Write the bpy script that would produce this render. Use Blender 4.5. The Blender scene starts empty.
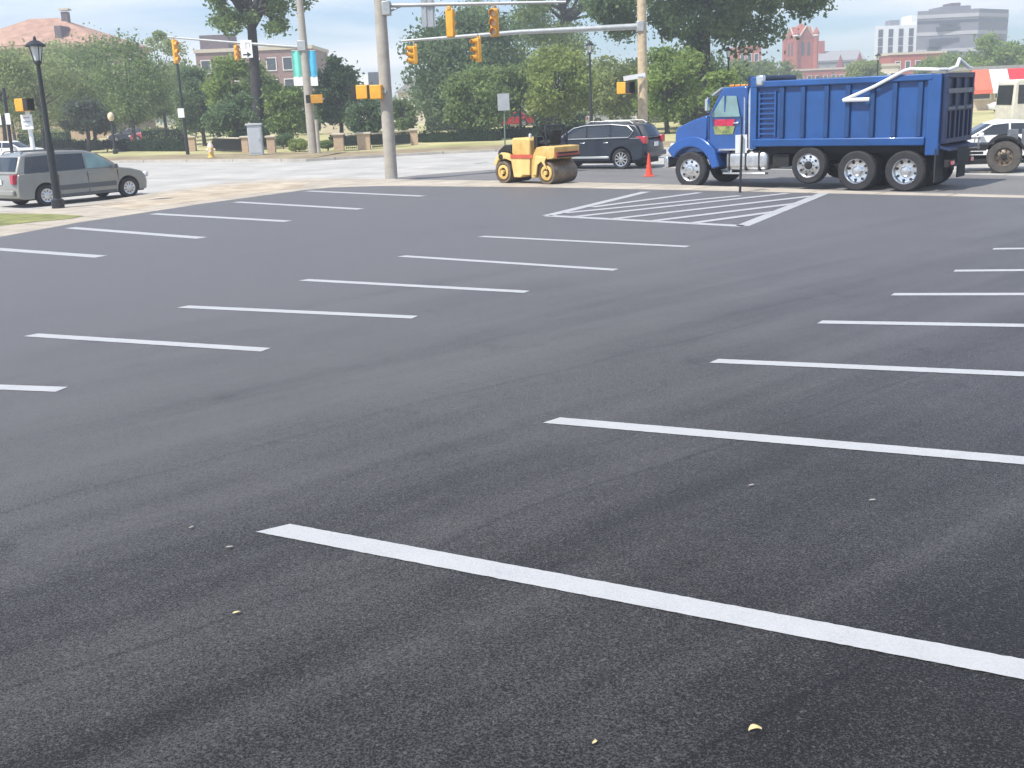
import bpy, math, random
import numpy as np
from mathutils import Vector, Matrix

random.seed(7)
RNG = np.random.default_rng(7)
scene = bpy.context.scene
COL = scene.collection

# ------------------------------------------------------------------ camera
F, CAMH, ROLL, HY = 1100.0, 2.66, 0.0416, 100.3
RZ = -0.12                                   # street level; lot, pavement and verge are at 0
A_ROLL = math.atan(ROLL)
PITCH = math.atan((384 - HY) * math.cos(A_ROLL) / F)
FW = Vector((0, math.cos(PITCH), -math.sin(PITCH)))
R0 = Vector((1, 0, 0)); U0 = R0.cross(FW)
RV = math.cos(A_ROLL) * R0 - math.sin(A_ROLL) * U0
UV = math.sin(A_ROLL) * R0 + math.cos(A_ROLL) * U0
CAM = Vector((0, 0, CAMH))

def ray(px, py): return FW + RV * ((px - 512) / F) + UV * ((384 - py) / F)
def gp(px, py, z=0.0):
    d = ray(px, py); return CAM + d * ((z - CAMH) / d.z)
def at(px, py, Y):
    d = ray(px, py); return CAM + d * (Y / d.y)
def gat(px, Y, z=0.0):
    """ground point at depth Y seen in column px (near the horizon)"""
    lo, hi = -200.0, 900.0
    p = at(px, 110, Y)
    return Vector((p.x, Y, z))

cd = bpy.data.cameras.new("camera"); cam = bpy.data.objects.new("camera", cd); COL.objects.link(cam)
cam.matrix_world = Matrix(((RV.x, UV.x, -FW.x, 0), (RV.y, UV.y, -FW.y, 0), (RV.z, UV.z, -FW.z, CAMH), (0, 0, 0, 1)))
cd.sensor_width = 36; cd.lens = F / 1024 * 36; cd.clip_end = 6000; cd.clip_start = 0.05
scene.camera = cam

# ------------------------------------------------------------------ materials
def mat(name, col, rough=0.6, metal=0.0, var=0.15, scale=3.0, spec=0.5, bump=0.0, bscale=40.0, coat=0.0, emit=None, col2=None, sheen=0.0):
    m = bpy.data.materials.new(name); m.use_nodes = True
    nt = m.node_tree; N = nt.nodes; L = nt.links
    b = N["Principled BSDF"]
    b.inputs["Roughness"].default_value = rough
    b.inputs["Metallic"].default_value = metal
    b.inputs["Specular IOR Level"].default_value = spec
    if coat: b.inputs["Coat Weight"].default_value = coat; b.inputs["Coat Roughness"].default_value = 0.06
    if sheen: b.inputs["Sheen Weight"].default_value = sheen; b.inputs["Sheen Roughness"].default_value = 0.5
    tc = N.new("ShaderNodeTexCoord")
    if var > 0 or col2:
        nz = N.new("ShaderNodeTexNoise"); nz.inputs["Scale"].default_value = scale; nz.inputs["Detail"].default_value = 6
        nz.inputs["Roughness"].default_value = 0.6
        L.new(tc.outputs["Object"], nz.inputs["Vector"])
        rp = N.new("ShaderNodeValToRGB")
        a = [max(0, c * (1 - var)) for c in col]; c2 = col2 or [min(1, c * (1 + var)) for c in col]
        rp.color_ramp.elements[0].position = 0.32; rp.color_ramp.elements[1].position = 0.68
        rp.color_ramp.elements[0].color = (*a, 1); rp.color_ramp.elements[1].color = (*c2, 1)
        L.new(nz.outputs["Fac"], rp.inputs["Fac"]); L.new(rp.outputs["Color"], b.inputs["Base Color"])
    else:
        b.inputs["Base Color"].default_value = (*col, 1)
    if bump:
        n2 = N.new("ShaderNodeTexNoise"); n2.inputs["Scale"].default_value = bscale; n2.inputs["Detail"].default_value = 4
        L.new(tc.outputs["Object"], n2.inputs["Vector"])
        bp = N.new("ShaderNodeBump"); bp.inputs["Strength"].default_value = bump; bp.inputs["Distance"].default_value = 0.02
        L.new(n2.outputs["Fac"], bp.inputs["Height"]); L.new(bp.outputs["Normal"], b.inputs["Normal"])
    if emit:
        b.inputs["Emission Color"].default_value = (*emit[0], 1); b.inputs["Emission Strength"].default_value = emit[1]
    return m

def foliage(name, c1, c2, scale=0.5):
    m = bpy.data.materials.new(name); m.use_nodes = True
    nt = m.node_tree; N = nt.nodes; L = nt.links; N.clear()
    out = N.new("ShaderNodeOutputMaterial")
    geo = N.new("ShaderNodeNewGeometry"); tc = N.new("ShaderNodeTexCoord")
    nz = N.new("ShaderNodeTexNoise"); nz.inputs["Scale"].default_value = scale; nz.inputs["Detail"].default_value = 3
    L.new(tc.outputs["Object"], nz.inputs["Vector"])
    ad = N.new("ShaderNodeMath"); ad.operation = 'MULTIPLY_ADD'; ad.inputs[1].default_value = 0.45; 
    L.new(geo.outputs["Random Per Island"], ad.inputs[0])
    m2 = N.new("ShaderNodeMath"); m2.operation = 'MULTIPLY_ADD'; m2.inputs[1].default_value = 1.1; m2.inputs[2].default_value = -0.25
    L.new(nz.outputs["Fac"], m2.inputs[0]); L.new(m2.outputs[0], ad.inputs[2])
    rp = N.new("ShaderNodeValToRGB")
    rp.color_ramp.elements[0].position = 0.1; rp.color_ramp.elements[1].position = 0.95
    rp.color_ramp.elements[0].color = (*c1, 1); rp.color_ramp.elements[1].color = (*c2, 1)
    L.new(ad.outputs[0], rp.inputs["Fac"])
    d = N.new("ShaderNodeBsdfPrincipled"); d.inputs["Roughness"].default_value = 0.6; d.inputs["Specular IOR Level"].default_value = 0.3
    t = N.new("ShaderNodeBsdfTranslucent"); mx = N.new("ShaderNodeMixShader"); mx.inputs[0].default_value = 0.58
    L.new(rp.outputs["Color"], d.inputs["Base Color"]); L.new(rp.outputs["Color"], t.inputs["Color"])
    L.new(d.outputs[0], mx.inputs[1]); L.new(t.outputs[0], mx.inputs[2]); L.new(mx.outputs[0], out.inputs["Surface"])
    return m

def asphalt(name, base, light, ang, grain=90.0, rough=0.75, streak=0.5, sheen=0.6, spec=0.5, seams=False):
    """fresh rolled asphalt: fine aggregate grain, soft bands left by the paver and roller"""
    m = bpy.data.materials.new(name); m.use_nodes = True
    nt = m.node_tree; N = nt.nodes; L = nt.links; b = N["Principled BSDF"]
    b.inputs["Roughness"].default_value = rough; b.inputs["Specular IOR Level"].default_value = spec
    b.inputs["Sheen Weight"].default_value = sheen; b.inputs["Sheen Roughness"].default_value = 0.3; b.inputs["Sheen Tint"].default_value = (1, 0.87, 0.79, 1); b.inputs["Specular Tint"].default_value = (1, 0.86, 0.77, 1)
    geo = N.new("ShaderNodeNewGeometry")
    mp = N.new("ShaderNodeMapping"); mp.vector_type = 'TEXTURE'; mp.inputs["Rotation"].default_value = (0, 0, ang); mp.inputs["Scale"].default_value = (14, 1.1, 1)
    L.new(geo.outputs["Position"], mp.inputs["Vector"])
    s1 = N.new("ShaderNodeTexNoise"); s1.inputs["Scale"].default_value = 1.0; s1.inputs["Detail"].default_value = 5; s1.inputs["Distortion"].default_value = 0.3
    L.new(mp.outputs["Vector"], s1.inputs["Vector"])
    blot = N.new("ShaderNodeTexNoise"); blot.inputs["Scale"].default_value = 0.35; blot.inputs["Detail"].default_value = 6; blot.inputs["Roughness"].default_value = 0.65
    L.new(geo.outputs["Position"], blot.inputs["Vector"])
    g1 = N.new("ShaderNodeTexNoise"); g1.inputs["Scale"].default_value = grain; g1.inputs["Detail"].default_value = 3; g1.inputs["Roughness"].default_value = 0.75
    L.new(geo.outputs["Position"], g1.inputs["Vector"])
    vo = N.new("ShaderNodeTexVoronoi"); vo.inputs["Scale"].default_value = grain * 0.8
    L.new(geo.outputs["Position"], vo.inputs["Vector"])
    def mth(op, a, bb=None, c=None):
        n = N.new("ShaderNodeMath"); n.operation = op
        for i, v in enumerate((a, bb, c)):
            if v is None: continue
            if isinstance(v, (int, float)): n.inputs[i].default_value = v
            else: L.new(v, n.inputs[i])
        return n.outputs[0]
    f = mth('MULTIPLY_ADD', mth('SUBTRACT', s1.outputs["Fac"], 0.5), streak * 2.2, 0.42)
    f = mth('ADD', f, mth('MULTIPLY', mth('SUBTRACT', blot.outputs["Fac"], 0.5), 0.9))
    if seams:
        m3 = N.new("ShaderNodeMapping"); m3.vector_type = 'TEXTURE'; m3.inputs["Rotation"].default_value = (0, 0, ang); m3.inputs["Location"].default_value = (0.4, 0.2, 0)
        wob = N.new("ShaderNodeTexNoise"); wob.inputs["Scale"].default_value = 0.25; L.new(geo.outputs["Position"], wob.inputs["Vector"])
        va = N.new("ShaderNodeVectorMath"); va.operation = 'MULTIPLY_ADD'; va.inputs[1].default_value = (0.9, 0.9, 0); L.new(wob.outputs["Color"], va.inputs[0]); L.new(geo.outputs["Position"], va.inputs[2])
        L.new(va.outputs[0], m3.inputs["Vector"])
        # finer roller passes on top of the broad bands
        m4 = N.new("ShaderNodeMapping"); m4.vector_type = 'TEXTURE'; m4.inputs["Scale"].default_value = (7, 0.28, 1); L.new(m3.outputs["Vector"], m4.inputs["Vector"])
        s2 = N.new("ShaderNodeTexNoise"); s2.inputs["Scale"].default_value = 1; s2.inputs["Detail"].default_value = 4; L.new(m4.outputs["Vector"], s2.inputs["Vector"])
        f = mth('ADD', f, mth('MULTIPLY', mth('SUBTRACT', s2.outputs["Fac"], 0.5), 0.5))
        bk = N.new("ShaderNodeTexBrick"); bk.inputs["Scale"].default_value = 1; bk.inputs["Brick Width"].default_value = 60; bk.inputs["Row Height"].default_value = 2.7; bk.inputs["Mortar Size"].default_value = 0.035; bk.inputs["Mortar Smooth"].default_value = 1.0
        L.new(m3.outputs["Vector"], bk.inputs["Vector"])
        f = mth('SUBTRACT', f, mth('MULTIPLY', mth('MULTIPLY', bk.outputs["Fac"], blot.outputs["Fac"]), 0.38))
        dr = N.new("ShaderNodeTexNoise"); dr.inputs["Scale"].default_value = 1.3; dr.inputs["Detail"].default_value = 2; L.new(geo.outputs["Position"], dr.inputs["Vector"])
        f = mth('SUBTRACT', f, mth('MULTIPLY', mth('MAXIMUM', mth('SUBTRACT', dr.outputs["Fac"], 0.66), 0.0), 3.0))
        # paler towards the street side: grazing sheen painted into the colour, with some dust
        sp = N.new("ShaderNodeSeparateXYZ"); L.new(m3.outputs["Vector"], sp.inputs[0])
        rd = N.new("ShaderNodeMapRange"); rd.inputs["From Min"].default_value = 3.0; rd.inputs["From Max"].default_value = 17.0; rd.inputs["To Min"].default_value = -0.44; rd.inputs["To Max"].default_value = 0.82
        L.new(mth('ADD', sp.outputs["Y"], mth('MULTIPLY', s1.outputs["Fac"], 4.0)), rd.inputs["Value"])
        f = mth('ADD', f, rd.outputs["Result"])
    f = mth('ADD', f, mth('MULTIPLY', mth('SUBTRACT', g1.outputs["Fac"], 0.5), 3.6))
    # scattered pale stones in the mix
    st = N.new("ShaderNodeValToRGB"); st.color_ramp.elements[0].position = 0.0; st.color_ramp.elements[1].position = 0.06
    st.color_ramp.elements[0].color = (0.5, 0.5, 0.5, 1); st.color_ramp.elements[1].color = (0, 0, 0, 1)
    wn = N.new("ShaderNodeTexWhiteNoise"); L.new(vo.outputs["Position"], wn.inputs["Vector"])
    L.new(wn.outputs["Value"], st.inputs["Fac"])
    f = mth('ADD', f, st.outputs["Color"])
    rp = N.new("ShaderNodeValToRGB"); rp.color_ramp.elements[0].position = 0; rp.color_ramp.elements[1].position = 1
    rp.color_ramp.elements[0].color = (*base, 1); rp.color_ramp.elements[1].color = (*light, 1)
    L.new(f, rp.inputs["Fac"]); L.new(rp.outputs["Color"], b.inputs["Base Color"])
    bp = N.new("ShaderNodeBump"); bp.inputs["Strength"].default_value = 0.6; bp.inputs["Distance"].default_value = 0.004
    L.new(mth('ADD', g1.outputs["Fac"], mth('MULTIPLY', vo.outputs["Distance"], -0.6)), bp.inputs["Height"]); L.new(bp.outputs["Normal"], b.inputs["Normal"])
    return m

def paint(name, col=(0.385, 0.387, 0.385)):
    m = bpy.data.materials.new(name); m.use_nodes = True
    nt = m.node_tree; N = nt.nodes; L = nt.links; b = N["Principled BSDF"]; b.inputs["Roughness"].default_value = 0.55
    geo = N.new("ShaderNodeNewGeometry")
    n1 = N.new("ShaderNodeTexNoise"); n1.inputs["Scale"].default_value = 70; n1.inputs["Detail"].default_value = 4; n1.inputs["Roughness"].default_value = 0.7
    n2 = N.new("ShaderNodeTexNoise"); n2.inputs["Scale"].default_value = 4; n2.inputs["Detail"].default_value = 5
    L.new(geo.outputs["Position"], n1.inputs["Vector"]); L.new(geo.outputs["Position"], n2.inputs["Vector"])
    ad = N.new("ShaderNodeMath"); ad.operation = 'MULTIPLY_ADD'; ad.inputs[1].default_value = 0.5
    L.new(n2.outputs["Fac"], ad.inputs[0]); L.new(n1.outputs["Fac"], ad.inputs[2])
    rp = N.new("ShaderNodeValToRGB"); e = rp.color_ramp.elements
    e[0].position = 0.42; e[1].position = 0.85; e[0].color = (0.13, 0.13, 0.13, 1); e[1].color = (*col, 1)
    k = rp.color_ramp.elements.new(0.56); k.color = (col[0] * 0.86, col[1] * 0.87, col[2] * 0.88, 1)
    L.new(ad.outputs[0], rp.inputs["Fac"]); L.new(rp.outputs["Color"], b.inputs["Base Color"])
    bp = N.new("ShaderNodeBump"); bp.inputs["Strength"].default_value = 0.5; bp.inputs["Distance"].default_value = 0.003
    L.new(n1.outputs["Fac"], bp.inputs["Height"]); L.new(bp.outputs["Normal"], b.inputs["Normal"])
    return m

def slabs(m, w, h, ang, size=0.03, dark=0.55):
    """darken the joints between cast slabs"""
    nt = m.node_tree; N = nt.nodes; L = nt.links; b = N["Principled BSDF"]; src = b.inputs["Base Color"].links[0].from_socket
    geo = N.new("ShaderNodeNewGeometry"); mp = N.new("ShaderNodeMapping"); mp.vector_type = 'TEXTURE'; mp.inputs["Rotation"].default_value = (0, 0, ang)
    L.new(geo.outputs["Position"], mp.inputs["Vector"])
    bk = N.new("ShaderNodeTexBrick"); bk.inputs["Scale"].default_value = 1; bk.inputs["Brick Width"].default_value = w; bk.inputs["Row Height"].default_value = h; bk.inputs["Mortar Size"].default_value = size; bk.offset = 0.0
    L.new(mp.outputs["Vector"], bk.inputs["Vector"])
    st = N.new("ShaderNodeTexNoise"); st.inputs["Scale"].default_value = 0.35; st.inputs["Detail"].default_value = 8; st.inputs["Roughness"].default_value = 0.7; L.new(geo.outputs["Position"], st.inputs["Vector"])
    rr = N.new("ShaderNodeMapRange"); rr.inputs["From Min"].default_value = 0.3; rr.inputs["From Max"].default_value = 0.7; rr.inputs["To Min"].default_value = 0.78; rr.inputs["To Max"].default_value = 1.1; L.new(st.outputs["Fac"], rr.inputs["Value"])
    v = N.new("ShaderNodeMapRange"); v.inputs["To Min"].default_value = 1.0; v.inputs["To Max"].default_value = dark; L.new(bk.outputs["Fac"], v.inputs["Value"])
    k = N.new("ShaderNodeMath"); k.operation = 'MULTIPLY'; L.new(v.outputs[0], k.inputs[0]); L.new(rr.outputs[0], k.inputs[1])
    mx = N.new("ShaderNodeVectorMath"); mx.operation = 'SCALE'; L.new(src, mx.inputs[0]); L.new(k.outputs[0], mx.inputs["Scale"]); L.new(mx.outputs[0], b.inputs["Base Color"])

def brick(name, c1, c2, mortar, scale=5.0):
    m = bpy.data.materials.new(name); m.use_nodes = True
    nt = m.node_tree; N = nt.nodes; L = nt.links; b = N["Principled BSDF"]; b.inputs["Roughness"].default_value = 0.85
    tc = N.new("ShaderNodeTexCoord"); sx = N.new("ShaderNodeSeparateXYZ"); cx = N.new("ShaderNodeCombineXYZ")
    L.new(tc.outputs["Object"], sx.inputs[0])
    s = N.new("ShaderNodeMath"); s.operation = 'ADD'; L.new(sx.outputs[0], s.inputs[0]); L.new(sx.outputs[1], s.inputs[1])
    L.new(s.outputs[0], cx.inputs[0]); L.new(sx.outputs[2], cx.inputs[1])
    bt = N.new("ShaderNodeTexBrick"); bt.inputs["Scale"].default_value = scale
    bt.inputs["Color1"].default_value = (*c1, 1); bt.inputs["Color2"].default_value = (*c2, 1); bt.inputs["Mortar"].default_value = (*mortar, 1)
    L.new(cx.outputs[0], bt.inputs["Vector"]); L.new(bt.outputs["Color"], b.inputs["Base Color"])
    return m

def glass(name, col=(0.02, 0.025, 0.03), rough=0.05):
    return mat(name, col, rough, 0, 0.2, 1.5, spec=0.8)

M = {}
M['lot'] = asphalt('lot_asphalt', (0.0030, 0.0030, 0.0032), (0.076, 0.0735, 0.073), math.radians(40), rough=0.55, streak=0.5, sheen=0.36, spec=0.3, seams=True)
M['road'] = mat('pale_road', (0.40, 0.385, 0.355), 0.85, var=0.12, scale=0.6, bump=0.3, bscale=60)
M['street'] = asphalt('street_asphalt', (0.10, 0.10, 0.10), (0.2, 0.195, 0.19), math.radians(-42), 40, 0.85, 0.4, 0.1)
M['walk'] = mat('pavement_concrete', (0.40, 0.35, 0.28), 0.9, var=0.16, scale=1.1, bump=0.3, bscale=50)
M['apron'] = mat('dusty_concrete', (0.36, 0.28, 0.19), 0.9, var=0.25, scale=0.9, col2=(0.5, 0.43, 0.33), bump=0.2)
M['kerb'] = mat('kerb_concrete', (0.42, 0.39, 0.34), 0.9, var=0.12, scale=2)
M['verge'] = mat('dry_verge', (0.24, 0.17, 0.11), 0.95, var=0.3, scale=0.5, col2=(0.33, 0.28, 0.16), bump=0.6, bscale=15)
M['lawn'] = mat('dry_lawn', (0.34, 0.33, 0.13), 0.95, var=0.25, scale=0.12, col2=(0.52, 0.47, 0.24), bump=0.6, bscale=12)
M['grass'] = mat('strip_grass', (0.15, 0.17, 0.05), 0.95, var=0.25, scale=1.5, col2=(0.27, 0.27, 0.09), bump=0.8, bscale=30)
slabs(M['road'], 5.0, 3.6, math.radians(-40), 0.05, 0.72); slabs(M['walk'], 1.8, 1.8, math.radians(-40), 0.035, 0.6); slabs(M['kerb'], 3.0, 30.0, 0.1, 0.04, 0.6)
M['paint'] = paint('white_line_paint')
M['black'] = mat('black_paint', (0.015, 0.017, 0.02), 0.4, var=0.2)
M['rubber'] = mat('tyre_rubber', (0.022, 0.022, 0.024), 0.85, var=0.35, scale=4, bump=0.2, bscale=30)
M['under'] = mat('underbody', (0.012, 0.012, 0.013), 0.8, var=0.3)
M['chrome'] = mat('polished_metal', (0.75, 0.75, 0.76), 0.22, 1.0, 0.08, 6)
M['alu'] = mat('cast_alloy', (0.62, 0.62, 0.62), 0.35, 0.9, 0.15, 8)
M['dustywheel'] = mat('dusty_steel', (0.30, 0.26, 0.21), 0.7, 0.3, 0.3, 6)
M['glass'] = glass('tinted_glass')
M['glass_light'] = mat('clear_glass', (0.16, 0.26, 0.26), 0.06, 0, 0.25, 1.5, spec=0.9)
M['redlamp'] = mat('red_lens', (0.42, 0.02, 0.05), 0.2, var=0.1, coat=0.5)
M['amber'] = mat('amber_lens', (0.6, 0.22, 0.03), 0.2, var=0.1)
M['clearlamp'] = mat('clear_lens', (0.6, 0.62, 0.63), 0.15, var=0.1)
M['van'] = mat('grey_car_paint', (0.27, 0.265, 0.235), 0.38, 0.3, 0.06, 2, coat=0.7)
M['vanlow'] = mat('dark_grey_cladding', (0.09, 0.095, 0.1), 0.5, 0.1, 0.1)
M['navy'] = mat('navy_car_paint', (0.005, 0.009, 0.02), 0.35, 0.0, 0.1, 2, spec=0.4, coat=0.5)
M['white'] = mat('white_paint', (0.74, 0.74, 0.73), 0.4, 0, 0.06, 2, coat=0.3)
M['silver'] = mat('silver_car_paint', (0.45, 0.47, 0.47), 0.3, 0.4, 0.05, 2, coat=0.8)
M['redcar'] = mat('red_car_paint', (0.35, 0.02, 0.025), 0.3, 0.1, 0.1, 2, coat=0.8)
M['blue'] = mat('blue_truck_paint', (0.009, 0.070, 0.24), 0.45, 0.05, 0.16, 1.3, coat=0.35)
M['bluerib'] = mat('darker_blue_rib_paint', (0.009, 0.05, 0.16), 0.5, 0.05, 0.16, 1.3)  # ribs get a darker blue than the bed sides
M['bluecab'] = mat('glossy_blue_paint', (0.006, 0.062, 0.25), 0.25, 0.15, 0.1, 1.5, coat=1.0)
M['bluedark'] = mat('dark_blue_paint', (0.012, 0.025, 0.075), 0.55, 0.1, 0.25, 2)
M['scuffed'] = mat('scuffed_steel', (0.16, 0.17, 0.19), 0.6, 0.3, 0.35, 5)
M['yellow'] = mat('roller_yellow', (0.60, 0.38, 0.09), 0.6, 0, 0.2, 2.5, col2=(0.70, 0.49, 0.19))
M['yellowpale'] = mat('faded_yellow', (0.68, 0.48, 0.18), 0.55, 0, 0.12, 3)
M['redstripe'] = mat('red_band', (0.5, 0.09, 0.05), 0.5, 0, 0.15)
M['drum'] = mat('drum_steel', (0.20, 0.15, 0.11), 0.5, 0.6, 0.3, 3, col2=(0.3, 0.24, 0.18))
M['orange'] = mat('cone_orange', (0.75, 0.07, 0.035), 0.5, 0, 0.1)
M['sigyellow'] = mat('signal_yellow', (0.72, 0.34, 0.03), 0.5, 0, 0.12, 4)
M['sigblack'] = mat('signal_black', (0.02, 0.018, 0.015), 0.5, 0, 0.2)
M['lens'] = mat('unlit_lens', (0.14, 0.12, 0.09), 0.2, 0, 0.2)
M['lenspale'] = mat('pale_lens', (0.75, 0.6, 0.4), 0.25, 0, 0.1)
M['pole'] = mat('concrete_pole', (0.36, 0.33, 0.28), 0.9, 0, 0.15, 3, bump=0.4, bscale=60)
M['galv'] = mat('galvanised_steel', (0.42, 0.43, 0.42), 0.5, 0.5, 0.12, 5)
M['wood'] = mat('weathered_wood_pole', (0.48, 0.38, 0.25), 0.9, 0, 0.2, 6, bump=0.5)
M['signback'] = mat('bare_aluminium_sign', (0.40, 0.42, 0.43), 0.5, 0.4, 0.1)
M['signwhite'] = mat('white_sign_face', (0.78, 0.78, 0.76), 0.5, 0, 0.04)
M['ink'] = mat('black_sign_ink', (0.02, 0.02, 0.02), 0.6, 0, 0.1)
M['greyink'] = mat('grey_sign_ink', (0.4, 0.4, 0.4), 0.6, 0, 0.1)
M['teal'] = mat('teal_banner', (0.16, 0.58, 0.47), 0.7, 0, 0.15, 2)
M['azure'] = mat('azure_banner', (0.07, 0.42, 0.62), 0.7, 0, 0.2, 2)
M['brickpier'] = brick('pier_brick', (0.42, 0.27, 0.17), (0.5, 0.34, 0.22), (0.5, 0.45, 0.36), 4)
M['stone'] = mat('stone_cap', (0.55, 0.48, 0.38), 0.85, 0, 0.1, 3)
M['cream'] = mat('cream_render', (0.62, 0.54, 0.42), 0.85, 0, 0.12, 1)
M['cabinet'] = mat('grey_cabinet', (0.46, 0.48, 0.5), 0.5, 0.1, 0.06, 2)
M['hydy'] = mat('hydrant_yellow', (0.7, 0.5, 0.12), 0.5, 0, 0.1)
M['hydw'] = mat('hydrant_white', (0.75, 0.6, 0.5), 0.5, 0, 0.1)
M['tile'] = mat('clay_roof_tile', (0.36, 0.2, 0.14), 0.85, 0, 0.25, 0.9, col2=(0.46, 0.28, 0.2), bump=0.6, bscale=3)
M['render'] = mat('tan_wall', (0.42, 0.30, 0.2), 0.85, 0, 0.12, 0.4)
M['redbrick'] = brick('red_brick', (0.33, 0.06, 0.035), (0.42, 0.10, 0.06), (0.38, 0.2, 0.15), 1.5)
M['brownbrick'] = brick('brown_brick', (0.22, 0.12, 0.11), (0.28, 0.16, 0.14), (0.35, 0.28, 0.26), 1.5)
M['concw'] = mat('white_concrete', (0.82, 0.83, 0.82), 0.8, 0, 0.04, 0.2)
M['office'] = mat('grey_panel', (0.19, 0.19, 0.215), 0.7, 0, 0.08, 0.3)
M['officeband'] = mat('pale_band', (0.46, 0.45, 0.46), 0.7, 0, 0.06, 0.3)
M['darkwin'] = mat('dark_window', (0.05, 0.06, 0.075), 0.15, 0, 0.2, 0.5, spec=0.7)
M['roofgrey'] = mat('flat_roof', (0.3, 0.3, 0.3), 0.9, 0, 0.1)
M['slate'] = mat('dark_slate_roof', (0.13, 0.10, 0.11), 0.8, 0, 0.2, 1)
M['awnred'] = mat('red_awning', (0.62, 0.035, 0.05), 0.7, 0, 0.1)
M['awnorange'] = mat('sunfaded_awning', (0.75, 0.16, 0.1), 0.7, 0, 0.1)
M['bark'] = mat('bark', (0.07, 0.06, 0.05), 0.95, 0, 0.35, 3, bump=0.8, bscale=12)
M['barkdark'] = mat('dark_bark', (0.045, 0.042, 0.042), 0.95, 0, 0.3, 3, bump=0.8, bscale=12)
M['leaf_pale'] = foliage('pale_leaves', (0.16, 0.2213, 0.0919), (0.448, 0.5015, 0.21))
M['leaf_mid'] = foliage('mid_green_leaves', (0.096, 0.1623, 0.059), (0.32, 0.413, 0.1575))
M['leaf_dark'] = foliage('dark_leaves', (0.064, 0.1254, 0.059), (0.224, 0.3097, 0.1444))
M['leaf_yellow'] = foliage('yellow_green_leaves', (0.144, 0.2065, 0.059), (0.448, 0.5162, 0.1706))
M['leaf_bright'] = foliage('bright_green_leaves', (0.1201, 0.2065, 0.059), (0.384, 0.4867, 0.1444))
M['leaf_plum'] = foliage('plum_leaves', (0.06, 0.08, 0.055), (0.15, 0.18, 0.12))
M['leaf_hedge'] = foliage('hedge_leaves', (0.01, 0.028, 0.012), (0.045, 0.085, 0.03), 1.5)
M['leaf_navy'] = foliage('blackish_leaves', (0.01, 0.02, 0.022), (0.025, 0.045, 0.045), 1.5)
M['dryleaf'] = mat('dry_leaf', (0.55, 0.45, 0.22), 0.7, 0, 0.2, 30)
M['paleleaf'] = mat('pale_dry_leaf', (0.26, 0.25, 0.22), 0.7, 0, 0.2, 30)

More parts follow.
